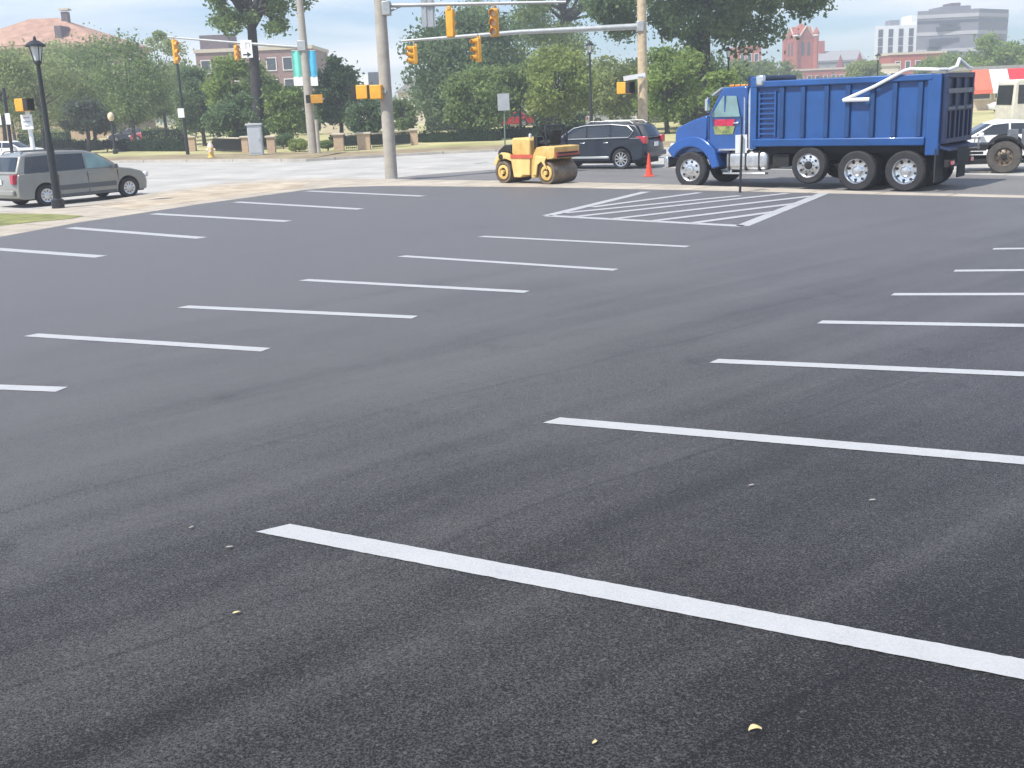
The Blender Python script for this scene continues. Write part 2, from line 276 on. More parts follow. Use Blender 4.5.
# ------------------------------------------------------------------ mesh helpers
class MB:
    def __init__(s): s.v = []; s.f = []
    def add(s, vs, fs):
        o = len(s.v); s.v += [tuple(v) for v in vs]; s.f += [tuple(i + o for i in f) for f in fs]; return s
    def box(s, c, d, rz=0, ry=0, rx=0):
        c = Vector(c); R = Matrix.Rotation(rz, 3, 'Z') @ Matrix.Rotation(ry, 3, 'Y') @ Matrix.Rotation(rx, 3, 'X')
        vs = [c + R @ Vector((x * d[0] / 2, y * d[1] / 2, z * d[2] / 2)) for x in (-1, 1) for y in (-1, 1) for z in (-1, 1)]
        return s.add(vs, [(0, 1, 3, 2), (4, 6, 7, 5), (0, 4, 5, 1), (2, 3, 7, 6), (0, 2, 6, 4), (1, 5, 7, 3)])
    def cyl(s, p0, p1, r0, r1=None, n=14, caps=True):
        r1 = r0 if r1 is None else r1; p0 = Vector(p0); p1 = Vector(p1); d = (p1 - p0).normalized()
        a = Vector((0, 0, 1)) if abs(d.z) < 0.9 else Vector((1, 0, 0)); u = d.cross(a).normalized(); w = d.cross(u)
        vs = []
        for p, r in ((p0, r0), (p1, r1)):
            for k in range(n):
                t = 2 * math.pi * k / n; vs.append(p + (u * math.cos(t) + w * math.sin(t)) * r)
        fs = [(k, (k + 1) % n, n + (k + 1) % n, n + k) for k in range(n)]
        if caps: fs += [tuple(range(n))[::-1], tuple(range(n, 2 * n))]
        return s.add(vs, fs)
    def tube(s, pts, rs, n=10):
        pts = [Vector(p) for p in pts]
        if not isinstance(rs, (list, tuple)): rs = [rs] * len(pts)
        vs = []; u = None
        for i, p in enumerate(pts):
            d = (pts[min(i + 1, len(pts) - 1)] - pts[max(i - 1, 0)]).normalized()
            if u is None:
                a = Vector((0, 0, 1)) if abs(d.z) < 0.9 else Vector((1, 0, 0)); u = d.cross(a).normalized()
            u = (u - d * u.dot(d)).normalized(); w = d.cross(u)
            for k in range(n):
                t = 2 * math.pi * k / n; vs.append(p + (u * math.cos(t) + w * math.sin(t)) * rs[i])
        fs = [(i * n + k, i * n + (k + 1) % n, (i + 1) * n + (k + 1) % n, (i + 1) * n + k) for i in range(len(pts) - 1) for k in range(n)]
        fs += [tuple(range(n))[::-1], tuple(range((len(pts) - 1) * n, len(pts) * n))]
        return s.add(vs, fs)
    def lathe(s, prof, c=(0, 0, 0), axis='z', n=24, closed=False, caps=False):
        """prof: list of (r, h) turned round axis through c"""
        vs = []
        for r, h in prof:
            for k in range(n):
                t = 2 * math.pi * k / n; a, b = r * math.cos(t), r * math.sin(t)
                p = (a, b, h) if axis == 'z' else ((a, h, b) if axis == 'y' else (h, a, b))
                vs.append(Vector(c) + Vector(p))
        m = len(prof); fs = []
        for i in range(m if closed else m - 1):
            j = (i + 1) % m
            for k in range(n): fs.append((i * n + k, i * n + (k + 1) % n, j * n + (k + 1) % n, j * n + k))
        if caps and not closed:
            if prof[0][0] > 1e-4: fs.append(tuple(range(n))[::-1])
            if prof[-1][0] > 1e-4: fs.append(tuple(range((m - 1) * n, m * n)))
        return s.add(vs, fs)
    def loft(s, poly, hw, slices=(-1, 1), xf=None):
        """side outline poly [(x,z)] swept across the width; hw(x,z) = half width, xf(x,z,s) moves x"""
        n = len(poly); vs = []
        for sl in slices:
            for x, z in poly:
                vs.append(((xf(x, z, sl) if xf else x), sl * hw(x, z), z))
        fs = []
        for i in range(len(slices) - 1):
            for k in range(n): fs.append((i * n + k, i * n + (k + 1) % n, (i + 1) * n + (k + 1) % n, (i + 1) * n + k))
        fs.append(tuple(range(n))[::-1]); fs.append(tuple(range((len(slices) - 1) * n, len(slices) * n)))
        return s.add(vs, fs)
    def prism(s, poly, z0, z1):
        n = len(poly); vs = [(p[0], p[1], z0) for p in poly] + [(p[0], p[1], z1) for p in poly]
        fs = [tuple(range(n))[::-1], tuple(range(n, 2 * n))] + [(k, (k + 1) % n, n + (k + 1) % n, n + k) for k in range(n)]
        return s.add(vs, fs)
    def plate(s, pts, th, nrm):
        """flat polygon pts given thickness th along nrm"""
        n = len(pts); pts = [Vector(p) for p in pts]; nn = Vector(nrm).normalized() * th
        vs = pts + [p + nn for p in pts]
        return s.add(vs, [tuple(range(n))[::-1], tuple(range(n, 2 * n))] + [(k, (k + 1) % n, n + (k + 1) % n, n + k) for k in range(n)])
    def build(s, name, m, parent=None, bevel=0, seg=2, smooth=False, label=None):
        me = bpy.data.meshes.new(name); me.from_pydata(s.v, [], s.f); me.update()
        import bmesh
        bm = bmesh.new(); bm.from_mesh(me); bmesh.ops.recalc_face_normals(bm, faces=bm.faces)
        if smooth or bevel:
            for f in bm.faces: f.smooth = True
            for e in bm.edges:
                if len(e.link_faces) == 2 and e.calc_face_angle(0) > math.radians(38): e.smooth = False
        bm.to_mesh(me); bm.free()
        me.materials.append(m if not isinstance(m, str) else M[m])
        o = bpy.data.objects.new(name, me); COL.objects.link(o)
        if parent: o.parent = parent
        if bevel:
            b = o.modifiers.new("bevel", 'BEVEL'); b.width = bevel; b.segments = seg; b.limit_method = 'ANGLE'; b.angle_limit = math.radians(30)
            b.harden_normals = False
        if label: o["label"] = label
        return o

def pieces(mb, name, m, parent=None, **k):
    """link every connected piece of mb as its own mesh"""
    n = len(mb.v); p = list(range(n))
    def fd(i):
        while p[i] != i: p[i] = p[p[i]]; i = p[i]
        return i
    for f in mb.f:
        for j in f[1:]: p[fd(j)] = fd(f[0])
    gr = {}
    for f in mb.f: gr.setdefault(fd(f[0]), []).append(f)
    out = []
    for fs in gr.values():
        ids = sorted({i for f in fs for i in f}); mp = {i: j for j, i in enumerate(ids)}
        q = MB(); q.add([mb.v[i] for i in ids], [tuple(mp[i] for i in f) for f in fs]); out.append(q.build(name, m, parent, **k))
    return out

def tag(o, label, cat, group=None):
    o["label"] = label; o["category"] = cat
    if group: o["group"] = group
    return o
def thing(name, label, cat, loc=(0, 0, 0), rz=0.0, group=None):
    o = bpy.data.objects.new(name, None); COL.objects.link(o); o.location = loc; o.rotation_euler = (0, 0, rz)
    o.empty_display_size = 0.2
    return tag(o, label, cat, group)
def struct(o): o["kind"] = "structure"; return o
def sheet(name, poly, z, m):
    mb = MB(); mb.add([(p[0], p[1], z) for p in poly], [tuple(range(len(poly)))])
    return mb.build(name, m)
def copytree(o, parent=None):
    c = o.copy(); COL.objects.link(c)
    if parent: c.parent = parent
    for ch in o.children: copytree(ch, c)
    return c

# ------------------------------------------------------------------ setting: ground
lot_edge = [gp(*p) for p in ((0, 237), (76, 223), (208, 203), (305, 190), (330, 187.6), (380, 186), (520, 187), (700, 190.5), (860, 194.2), (1024, 198))]
lot_poly = [Vector((-24, -18, 0)), Vector((-13.9, 19.5, 0))] + lot_edge + [Vector((38, 2.6, 0)), Vector((62, -18, 0))]
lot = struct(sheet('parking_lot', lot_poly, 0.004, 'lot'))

walk_out = [gp(*p) for p in ((-120, 222), (60, 207.5), (150, 193.5), (215, 184), (270, 179.5), (330, 178), (395, 179.4), (470, 180.2), (560, 181.8), (650, 183.8), (760, 187.4), (860, 191.2), (1024, 195.4))]
wk = [Vector((-40, -18, 0)), Vector((-24, 20, 0))] + walk_out + [Vector((38.6, 3.4, 0)), Vector((64, -18, 0))] + list(reversed(lot_edge)) + [Vector((-13.9, 19.5, 0)), Vector((-24, -18, 0))]
mb = MB(); mb.prism(wk, RZ - 0.05, 0.0)
walk = struct(mb.build('sidewalk', 'walk'))
# sandy dust on the corner of the pavement
apron = struct(sheet('dusty_apron', [gp(*p, 0.004) for p in ((96, 205), (150, 197), (205, 188.5), (262, 183), (310, 182), (300, 187.5), (210, 199.5), (130, 209.5))], 0.004, 'apron'))
strip = sheet('grass_strip', [gp(*p) for p in ((-160, 236), (-40, 213.5), (0, 213.6), (50, 214.2), (84, 216), (72, 218.6), (40, 221.5), (0, 225.8), (-40, 232))], 0.008, 'grass'); struct(strip)

road = struct(sheet('road', [(-160, -60), (160, -60), (160, 100), (-160, 100)], RZ, 'road'))
st = [gp(*p, RZ) for p in ((395, 177.6), (440, 173.5), (490, 170), (560, 168.5), (640, 167.5), (800, 170), (1024, 176))]
st2 = [gp(*p, RZ) for p in ((1024, 199), (860, 195.5), (650, 187), (560, 185), (470, 183), (395, 181.5))]
street = struct(sheet('asphalt_street', [(p.x, p.y) for p in st] + [(60, -10), (58, -14)] + [(p.x, p.y) for p in st2], RZ + 0.004, 'street'))

kerb_line = [Vector(p) for p in ((-160, 92), (-60, 80), (-23, 69.5), (-16.6, 65.4), (-13.4, 63.2), (-10.7, 61.2), (-6.8, 62.5), (-3.5, 63.4), (-0.1, 63.6), (3.5, 61.2), (19, 48), (45, 26), (95, -16))]
kerb_line = [Vector((p.x, p.y, 0)) for p in kerb_line]
def offset_line(line, d):
    out = []
    for i, p in enumerate(line):
        t = (line[min(i + 1, len(line) - 1)] - line[max(i - 1, 0)]).normalized(); n = Vector((-t.y, t.x, 0))
        out.append(p + n * d)
    return out
k2 = offset_line(kerb_line, 0.35); k3 = offset_line(kerb_line, 7.0)
def ribbon(name, l1, l2, z0, z1, m):
    n = len(l1); vs = [(p.x, p.y, z1) for p in l1] + [(p.x, p.y, z1) for p in l2] + [(p.x, p.y, z0) for p in l1]
    fs = [(i, i + 1, n + i + 1, n + i) for i in range(n - 1)] + [(2 * n + i, 2 * n + i + 1, i + 1, i) for i in range(n - 1)]
    mb = MB(); mb.add(vs, fs); return mb.build(name, m)
struct(ribbon('kerb', kerb_line, k2, RZ - 0.02, 0.02, 'kerb'))
struct(ribbon('verge', k2, k3, RZ, 0.0, 'verge'))
# the lawn and the land beyond, one sheet to the horizon
n = len(k3); far = [Vector((-3000, 400, 0)), Vector((-3000, 4000, 0)), Vector((3000, 4000, 0)), Vector((3000, -400, 0))]
struct(sheet('lawn', [(p.x, p.y) for p in k3] + [(3000, -400), (3000, 4500), (-3000, 4500), (-3000, 92)], -0.01, 'lawn'))
struct(sheet('ground', [(-3000, -3000), (3000, -3000), (3000, 3000), (-3000, 3000)], -0.4, 'verge'))

# painted stall lines: parts of the lot
def line_part(a, b, w0, w1=None, label=None, skew=0.0):
    """stripe between two ground points; width grows as measured"""
    w1 = w1 or w0
    a = gp(*a); b = gp(*b); t = (b - a).normalized(); nrm = Vector((-t.y, t.x, 0))
    n = 140; vs = []
    for i in range(n + 1):
        f = i / n; p = a.lerp(b, f); w = (w0 + (w1 - w0) * f)
        j0 = RNG.normal(0, 0.0018); j1 = RNG.normal(0, 0.0018)
        k = skew * max(0.0, 1 - i / 14.0)
        vs.append((p.x + nrm.x * (w / 2 + j0) + t.x * k, p.y + nrm.y * (w / 2 + j0) + t.y * k, 0.008))
        vs.append((p.x - nrm.x * (w / 2 + j1), p.y - nrm.y * (w / 2 + j1), 0.008))
    fs = [(2 * i, 2 * i + 1, 2 * i + 3, 2 * i + 2) for i in range(n)]
    mb = MB(); mb.add(vs, fs); return mb.build('painted_line', 'paint', lot, label=label)
line_part((266, 527.5), (1130, 690.5), 0.20, 0.20, 'broad white stall line nearest the camera', 0.12)
line_part((547, 420.5), (1160, 473), 0.19, 0.19, None, 0.08)
for a, b in (((711, 361.3), (1100, 378)), ((817, 322.5), (1090, 327.2)), ((890, 294.8), (1080, 294.5)), ((952, 271.2), (1060, 270.3)), ((991, 249.3), (1060, 248.5))):
    line_part(a, b, 0.18, None, None, 0.06)
for a, b in (((-140, 382.5), (62, 390)), ((29, 335.3), (266, 350.3)), ((181, 307), (415, 317.7)), ((302, 280.2), (527, 292.3)), ((400, 256.3), (616, 270.3)), ((480, 236.6), (688, 247))):
    line_part(a, b, 0.19, None, None, 0.06)
for a, b in (((-90, 243), (101, 257)), ((70, 228), (202, 238.3)), ((153, 214), (288, 221.6)), ((236, 202.2), (361, 209.4)), ((308, 191.2), (423, 196.4))):
    line_part(a, b, 0.3)
# hatched no-parking bay, one marking
mb = MB()
def strip_in(mb, a, b, w):
    a = gp(*a); b = gp(*b); t = (b - a).normalized(); q = Vector((-t.y, t.x, 0)) * w / 2
    mb.add([(p.x, p.y, z) for p, z in ((a + q, 0.008), (b + q, 0.008), (b - q, 0.008), (a - q, 0.008))], [(0, 1, 2, 3)])
C1, C2, C3, C4 = (547, 216), (742, 226.3), (824, 193.4), (646, 192)
for a, b in ((C1, C2), (C2, C3), (C1, C4)): strip_in(mb, a, b, 0.28)
mb2 = MB()
o0 = mb.build('hatched_marking', 'paint', lot)
mb = MB()
def lerp2(a, b, f): return (a[0] + (b[0] - a[0]) * f, a[1] + (b[1] - a[1]) * f)
for k, (a, b) in enumerate((((565, 213.3), (740, 196)), ((574, 217.2), (788, 193.6)), ((612, 219.4), (812, 196.4)), ((652, 221.4), (803, 203)), ((692, 223.5), (783, 211)), ((592, 207.5), (700, 193)))):
    strip_in(mb, a, b, 0.25)
for v in range(len(mb.v)): mb.v[v] = (mb.v[v][0], mb.v[v][1], 0.011)
mb.build('hatched_marking', 'paint', lot)

# ------------------------------------------------------------------ vehicles
def arc(cx, cz, r, a0, a1, n):
    return [(cx + r * math.cos(math.radians(a0 + (a1 - a0) * i / n)), cz + r * math.sin(math.radians(a0 + (a1 - a0) * i / n))) for i in range(n + 1)]

def make_wheel(parent, x, y, r, w, rim_r, side, style='alloy', rimmat='alu', hubmat='alu', z=None):
    """tyre with rim and hub as its own pieces; side=+1 faces +y"""
    z = r if z is None else z; s = side
    mb = MB(); prof = [(rim_r, -w / 2), (r * 0.93, -w / 2), (r, -w * 0.36), (r, w * 0.36), (r * 0.93, w / 2), (rim_r * 1.02, w / 2)]
    mb.lathe(prof, (0, 0, 0), 'y', 32, closed=True)
    for k in range(32):                                   # tread blocks
        t = 2 * math.pi * k / 32
        mb.box(((r + 0.002) * math.cos(t), 0, (r + 0.002) * math.sin(t)), (0.012, w * 0.66, r * 0.11), ry=-t)
    t = mb.build('wheel', 'rubber', parent, smooth=True); t.location = (x, y, z)
    mb = MB()
    if style == 'alloy':
        mb.lathe([(rim_r, s * w * 0.46), (rim_r * 0.9, s * w * 0.42), (rim_r * 0.86, s * w * 0.1), (rim_r, s * w * 0.05)], (0, 0, 0), 'y', 28, closed=True)
        for k in range(10 if r > 0.34 else 7):
            a = 2 * math.pi * k / (10 if r > 0.34 else 7)
            mb.box((rim_r * 0.5 * math.cos(a), s * w * 0.38, rim_r * 0.5 * math.sin(a)), (rim_r * 0.86, w * 0.12, rim_r * 0.17), ry=-a)
        mb.lathe([(rim_r * 0.22, s * w * 0.3), (rim_r * 0.22, s * w * 0.44), (0.0, s * w * 0.46)], (0, 0, 0), 'y', 16)
        rm = mb.build('rim', rimmat, t, smooth=True)
        mb = MB(); mb.lathe([(rim_r * 0.9, s * w * 0.1), (0.0, s * w * 0.1)], (0, 0, 0), 'y', 24); mb.build('brake_disc', 'under', t)
    elif style == 'cap':
        mb.lathe([(rim_r, s * w * 0.47), (rim_r * 0.82, s * w * 0.40), (rim_r * 0.4, s * w * 0.44), (rim_r * 0.3, s * w * 0.5), (0, s * w * 0.5)], (0, 0, 0), 'y', 28)
        mb.build('hubcap', rimmat, t, smooth=True)
        mb = MB()
        for k in range(9):
            a = 2 * math.pi * k / 9
            mb.box((rim_r * 0.66 * math.cos(a), s * w * 0.43, rim_r * 0.66 * math.sin(a)), (rim_r * 0.3, 0.02, rim_r * 0.12), ry=-a)
        pieces(mb, 'cap_slot', 'vanlow', t)
    else:
        if style == 'flat':      # steer / pusher wheel: disc bulges outwards
            prof = [(rim_r, s * w * 0.5), (rim_r * 0.93, s * w * 0.42), (rim_r * 0.88, s * w * 0.36), (rim_r * 0.6, s * w * 0.46), (rim_r * 0.4, s * w * 0.5), (rim_r * 0.4, s * w * 0.44), (0, s * w * 0.44)]
        else:                    # rear dual: deep dish
            prof = [(rim_r, s * w * 0.5), (rim_r * 0.93, s * w * 0.42), (rim_r * 0.86, s * w * 0.05), (rim_r * 0.6, s * w * -0.05), (rim_r * 0.42, s * w * -0.02), (rim_r * 0.40, s * w * 0.3), (rim_r * 0.3, s * w * 0.42), (0, s * w * 0.44)]
        mb.lathe(prof, (0, 0, 0), 'y', 32); mb.build('rim', rimmat, t, smooth=True)
        mb = MB(); hy = s * w * (0.455 if style == 'flat' else 0.02)
        for k in range(8):
            a = 2 * math.pi * (k + 0.3) / 8
            c = Vector((rim_r * 0.74 * math.cos(a), hy - s * w * (0.03 if style == 'flat' else -0.02), rim_r * 0.74 * math.sin(a)))
            mb.cyl(c, c + Vector((0, s * 0.02, 0)), rim_r * 0.105, n=10)
        mb.build('hand_hole', 'under', t)
        mb = MB()
        if style == 'flat': mb.lathe([(rim_r * 0.34, s * w * 0.46), (rim_r * 0.32, s * w * 0.56), (rim_r * 0.2, s * w * 0.6), (0, s * w * 0.6)], (0, 0, 0), 'y', 16)
        for k in range(10):
            a = 2 * math.pi * k / 10; rr = rim_r * (0.5 if style == 'flat' else 0.5)
            c = Vector((rr * math.cos(a), s * w * (0.46 if style == 'flat' else -0.03), rr * math.sin(a))); mb.cyl(c, c + Vector((0, s * 0.04, 0)), 0.016, n=6)
        mb.build('hub', hubmat, t)
    return t

def car(name, label, cat, loc, rz, p, group=None):
    """p: dict of shape numbers; local x forward, y left, z up"""
    t = thing(name, label, cat, loc, rz, group)
    W2 = p['W'] / 2; wr = p['wr']; ar = wr * 1.2
    low, top = p['low'], p['green']                    # outlines: front -> over -> rear (without underside)
    under = []
    for wx in sorted(p['wx']): under += [(wx - ar, p['sill'])] + arc(wx, wr * 1.0, ar, 180, 0, 10)[1:-1] + [(wx + ar, p['sill'])]
    rear_x = low[-1][0]
    poly = low + under
    zmax = max(z for x, z in low)
    xe0, xe1 = min(x for x, z in low), max(x for x, z in low)
    def hw(x, z):
        k = 1 - 0.05 * max(0, (z - 0.62) / max(0.1, zmax - 0.62)) ** 2 - 0.05 * max(0, (0.5 - z) / 0.4)
        return W2 * k
    def xf(x, z, s):
        a = abs(s) ** 4
        if x > xe1 - 0.6: return x - 0.30 * a * (x - (xe1 - 0.6)) / 0.6
        if x < xe0 + 0.4: return x + 0.14 * a * ((xe0 + 0.4) - x) / 0.4
        return x
    sl = (-1, -0.93, -0.7, -0.35, 0, 0.35, 0.7, 0.93, 1)
    mb = MB(); mb.loft(poly, hw, sl, xf); body = mb.build('body', p['mat'], t, bevel=0.035, seg=3)
    zb = min(z for x, z in top); zt = max(z for x, z in top)
    def ghw(x, z): return W2 * (0.935 - p.get('tumble', 0.16) * ((z - zb) / (zt - zb)) ** 1.3)
    mb = MB(); mb.loft(top, ghw, sl, lambda x, z, s: x - (0.12 * abs(s) ** 3 if x > 0 else -0.06 * abs(s) ** 3))
    roof = mb.build('roof', p.get('roofmat', p['mat']), t, bevel=0.05, seg=3)
    # side windows
    for side in (1, -1):
        for gi, g in enumerate(p['wins']):
            mb = MB(); pts = []
            n = len(g)
            mb.plate([(x, side * (ghw(x, z) + 0.004), z) for x, z in g], 0.012, (0, side, 0))
            mb.build('window', p['winmats'][gi], t)
    # windscreen and rear window lie on the outline's slanting edges
    for nm, (a, b), mt in (('windscreen', p['front_glass'], p.get('wsmat', 'glass_light')), ('rear_window', p['rear_glass'], 'glass')):
        d = Vector((b[0] - a[0], 0, b[1] - a[1])); nrm = Vector((d.z, 0, -d.x)).normalized()
        if (nm == 'windscreen') != (nrm.x > 0): nrm = -nrm
        pts = []
        for (x, z), sg in ((a, 1), (a, 0.5), (a, 0), (a, -0.5), (a, -1), (b, -1), (b, -0.5), (b, 0), (b, 0.5), (b, 1)):
            s = sg * 0.9; xx = x - (0.12 * abs(s) ** 3 if x > 0 else -0.06 * abs(s) ** 3)
            pts.append(Vector((xx, s * ghw(x, z), z)) + nrm * 0.024)
        mb = MB(); vs = pts; mb.add(vs, [(0, 1, 8, 9), (1, 2, 7, 8), (2, 3, 6, 7), (3, 4, 5, 6)]); mb.build(nm, mt, t)
    # underbody, so the arches are dark inside
    mb = MB(); mb.box(((xe0 + xe1) / 2, 0, 0.42), (xe1 - xe0 - 0.5, p['W'] * 0.72, 0.42)); mb.build('underbody', 'under', t)
    for wx in p['wx']:
        for side in (1, -1): make_wheel(t, wx, side * (W2 - 0.1), wr, 0.21, wr * p.get('rimk', 0.66), side, p.get('style', 'alloy'), p.get('rimmat', 'alu'))
    for side in (1, -1):
        if 'tail' in p:
            x, z, sx, sy, sz = p['tail']; mb = MB(); mb.box((x, side * (W2 * 0.90 - sy / 2 + 0.03), z), (sx, sy, sz)); mb.build('tail_lamp', 'redlamp', t, bevel=0.025)
        if 'head' in p:
            x, z, sx, sy, sz = p['head']; mb = MB(); mb.box((x, side * (W2 * 0.86 - sy / 2), z), (sx, sy, sz), rz=-side * 0.45); mb.build('headlamp', 'clearlamp', t, bevel=0.025)
        mx, mz = p['mirror']; mb = MB(); mb.box((mx, side * (W2 + 0.10), mz), (0.14, 0.2, 0.15)); mb.box((mx, side * (W2 - 0.01), mz - 0.04), (0.05, 0.2, 0.05)); mb.build('wing_mirror', p.get('mirmat', 'vanlow'), t, bevel=0.03)
    for side in (1, -1):
        for hx in p.get('handles', ()):
            mb = MB(); mb.box((hx, side * (W2 + 0.012 - 0.02), p['hz']), (0.2, 0.03, 0.035)); mb.build('door_handle', p.get('handmat', p['mat']), t, bevel=0.01)
        for a, b, z, h in p.get('trim', ()):
            mb = MB(); mb.box(((a + b) / 2, side * (hw(0, z) + 0.006), z), (b - a, 0.03, h)); mb.build('side_trim', p.get('trimmat', 'vanlow'), t, bevel=0.008)
        mb = MB()
        for sx in p.get('seams', ()): mb.box((sx, side * (hw(0, 0.7) - 0.004), 0.68), (0.014, 0.016, 0.66))
        if p.get('seams'): pieces(mb, 'door_seam', 'under', t)
    if 'bump' in p:
        x, z, h = p['bump']; mb = MB(); mb.box((x, 0, z), (0.12, p['W'] * 0.86, h)); mb.build('bumper', p.get('bumpmat', p['mat']), t, bevel=0.04)
    if 'plate' in p:
        x, z = p['plate']; mb = MB(); mb.box((x, 0, z), (0.02, 0.32, 0.16)); mb.build('number_plate', 'signwhite', t)
    return t, ghw

ST = math.radians(180 - 43)          # street along the far edge of the lot, heading left and away
# grey minivan at the left
VA = math.radians(50)
van_p = dict(W=1.95, wr=0.35, sill=0.25, mat='van', style='cap', rimmat='alu', rimk=0.64,
    low=[(2.52, 0.28), (2.56, 0.5), (2.5, 0.74), (2.3, 0.9), (1.75, 1.02), (1.2, 1.1), (-2.4, 1.1), (-2.5, 0.95), (-2.55, 0.6), (-2.52, 0.34), (-2.3, 0.27)],
    green=[(1.5, 1.06), (0.62, 1.62), (0.2, 1.73), (-0.8, 1.77), (-1.9, 1.74), (-2.18, 1.66), (-2.46, 1.08)],
    wins=[[(1.12, 1.13), (0.56, 1.57), (0.12, 1.63), (0.1, 1.12)], [(0.04, 1.12), (0.05, 1.63), (-0.98, 1.65), (-0.98, 1.11)], [(-1.04, 1.11), (-1.04, 1.65), (-1.96, 1.62), (-2.12, 1.11)]],
    winmats=['glass_light', 'glass', 'glass'], front_glass=((1.44, 1.1), (0.68, 1.58)), rear_glass=((-2.40, 1.18), (-2.2, 1.62)),
    wx=(1.58, -1.47), tail=(-2.44, 0.93, 0.2, 0.2, 0.3), head=(2.36, 0.76, 0.16, 0.4, 0.17), mirror=(1.05, 1.14), handles=(0.2, -0.85), hz=0.98,
    seams=(1.2, 0.07, -1.0), trim=((-1.05, 1.1, 0.56, 0.16), (-1.05, 1.1, 0.3, 0.1)), bump=(-2.52, 0.5, 0.18), plate=(-2.55, 0.85), tumble=0.17)
pr = gp(49, 206, RZ)
hv = Vector((math.cos(VA), math.sin(VA), 0)); lv = Vector((-math.sin(VA), math.cos(VA), 0))
vanloc = pr - hv * (-1.47) + lv * (0.97)          # near side is the right-hand side
car('minivan', 'grey minivan driving along the road at the left, dark rear windows and red tail lamp', 'minivan', vanloc, VA, van_p)
# roof rack on the van
van = [o for o in bpy.data.objects if o.name == 'minivan'][0]
mb = MB()
for s in (1, -1): mb.tube([(0.0, s * 0.62, 1.72), (-0.15, s * 0.62, 1.79), (-1.9, s * 0.62, 1.79), (-2.0, s * 0.62, 1.72)], 0.018, 6)
pieces(mb, 'roof_rail', 'vanlow', van)

# dark blue SUV waiting on the street
suv_p = dict(W=1.92, wr=0.39, sill=0.32, mat='navy', style='alloy', rimmat='chrome', rimk=0.70,
    low=[(2.5, 0.34), (2.56, 0.6), (2.46, 0.9), (2.1, 1.06), (1.4, 1.16), (-2.3, 1.2), (-2.48, 1.02), (-2.56, 0.7), (-2.5, 0.42), (-2.3, 0.36)],
    green=[(1.5, 1.12), (0.72, 1.62), (0.3, 1.74), (-0.7, 1.8), (-1.7, 1.75), (-2.1, 1.66), (-2.46, 1.16)],
    wins=[[(1.16, 1.18), (0.62, 1.55), (0.1, 1.64), (0.08, 1.18)], [(0.0, 1.18), (0.02, 1.64), (-0.95, 1.66), (-0.98, 1.2)], [(-1.06, 1.2), (-1.04, 1.66), (-1.7, 1.6), (-1.92, 1.42), (-1.75, 1.24)]],
    winmats=['glass', 'glass', 'glass'], front_glass=((1.44, 1.16), (0.78, 1.58)), rear_glass=((-2.40, 1.22), (-2.14, 1.62)),
    wx=(1.52, -1.48), tail=(-2.30, 1.1, 0.42, 0.26, 0.28), head=(2.36, 0.84, 0.2, 0.4, 0.2), mirror=(1.02, 1.2), mirmat='navy', handles=(0.22, -0.82), hz=1.02, handmat='chrome',
    seams=(1.1, 0.04, -1.0), trim=((-0.95, 1.0, 0.46, 0.08),), trimmat='silver', bump=(-2.55, 0.56, 0.2), plate=(-2.55, 0.92), tumble=0.17)
SA = math.radians(180 - 33)
hs = Vector((math.cos(SA), math.sin(SA), 0)); ls = Vector((-math.sin(SA), math.cos(SA), 0))
suvloc = gp(621, 169.4, RZ) - hs * (-1.48) - ls * 0.96
suv, g = car('suv', 'dark navy SUV on the street behind the yellow roller, silver window trim and alloy wheels', 'car', suvloc, SA, suv_p)
mb = MB()
for s in (1, -1):
    mb.tube([(1.3, s * 0.945, 1.19), (0.66, s * 0.83, 1.6), (0.1, s * 0.79, 1.69), (-1.0, s * 0.79, 1.71), (-1.72, s * 0.8, 1.64), (-1.98, s * 0.86, 1.44), (-1.8, s * 0.94, 1.21), (1.3, s * 0.955, 1.17)], 0.02, 6)
pieces(mb, 'window_trim', 'silver', suv)
mb = MB()
for s in (1, -1): mb.tube([(0.2, s * 0.6, 1.74), (0.0, s * 0.6, 1.83), (-1.7, s * 0.6, 1.82), (-1.85, s * 0.6, 1.72)], 0.02, 6)
pieces(mb, 'roof_rail', 'galv', suv)

# other cars share a saloon outline
sal_p = dict(W=1.8, wr=0.33, sill=0.25, mat='white', style='alloy', rimk=0.66,
    low=[(2.28, 0.26), (2.34, 0.5), (2.26, 0.7), (1.9, 0.84), (1.0, 0.95), (-1.7, 0.98), (-2.2, 0.96), (-2.34, 0.8), (-2.36, 0.5), (-2.2, 0.28)],
    green=[(1.15, 0.92), (0.35, 1.36), (-0.1, 1.44), (-0.8, 1.42), (-1.25, 1.33), (-1.9, 0.95)],
    wins=[[(0.85, 0.99), (0.3, 1.31), (-0.2, 1.35), (-0.2, 0.99)], [(-0.27, 0.99), (-0.27, 1.35), (-0.8, 1.34), (-1.15, 1.26), (-1.4, 1.0)]],
    winmats=['glass', 'glass'], front_glass=((1.08, 0.97), (0.42, 1.32)), rear_glass=((-1.82, 1.0), (-1.33, 1.28)), wsmat='glass',
    wx=(1.38, -1.32), tail=(-2.26, 0.76, 0.2, 0.34, 0.16), head=(2.16, 0.66, 0.2, 0.36, 0.16), mirror=(0.72, 1.0), mirmat='white', handles=(-0.05, -1.0), hz=0.86, seams=(0.9, -0.24))
car('saloon_car', 'white car stopped on the far road behind the minivan', 'car', gat(6, 80, RZ), math.radians(-8), dict(sal_p))
car('parked_car', 'dark red parked car among the trees left of the pale traffic signal', 'car', gat(150, 118, 0), math.radians(175), dict(sal_p, mat='redcar', mirmat='redcar'))
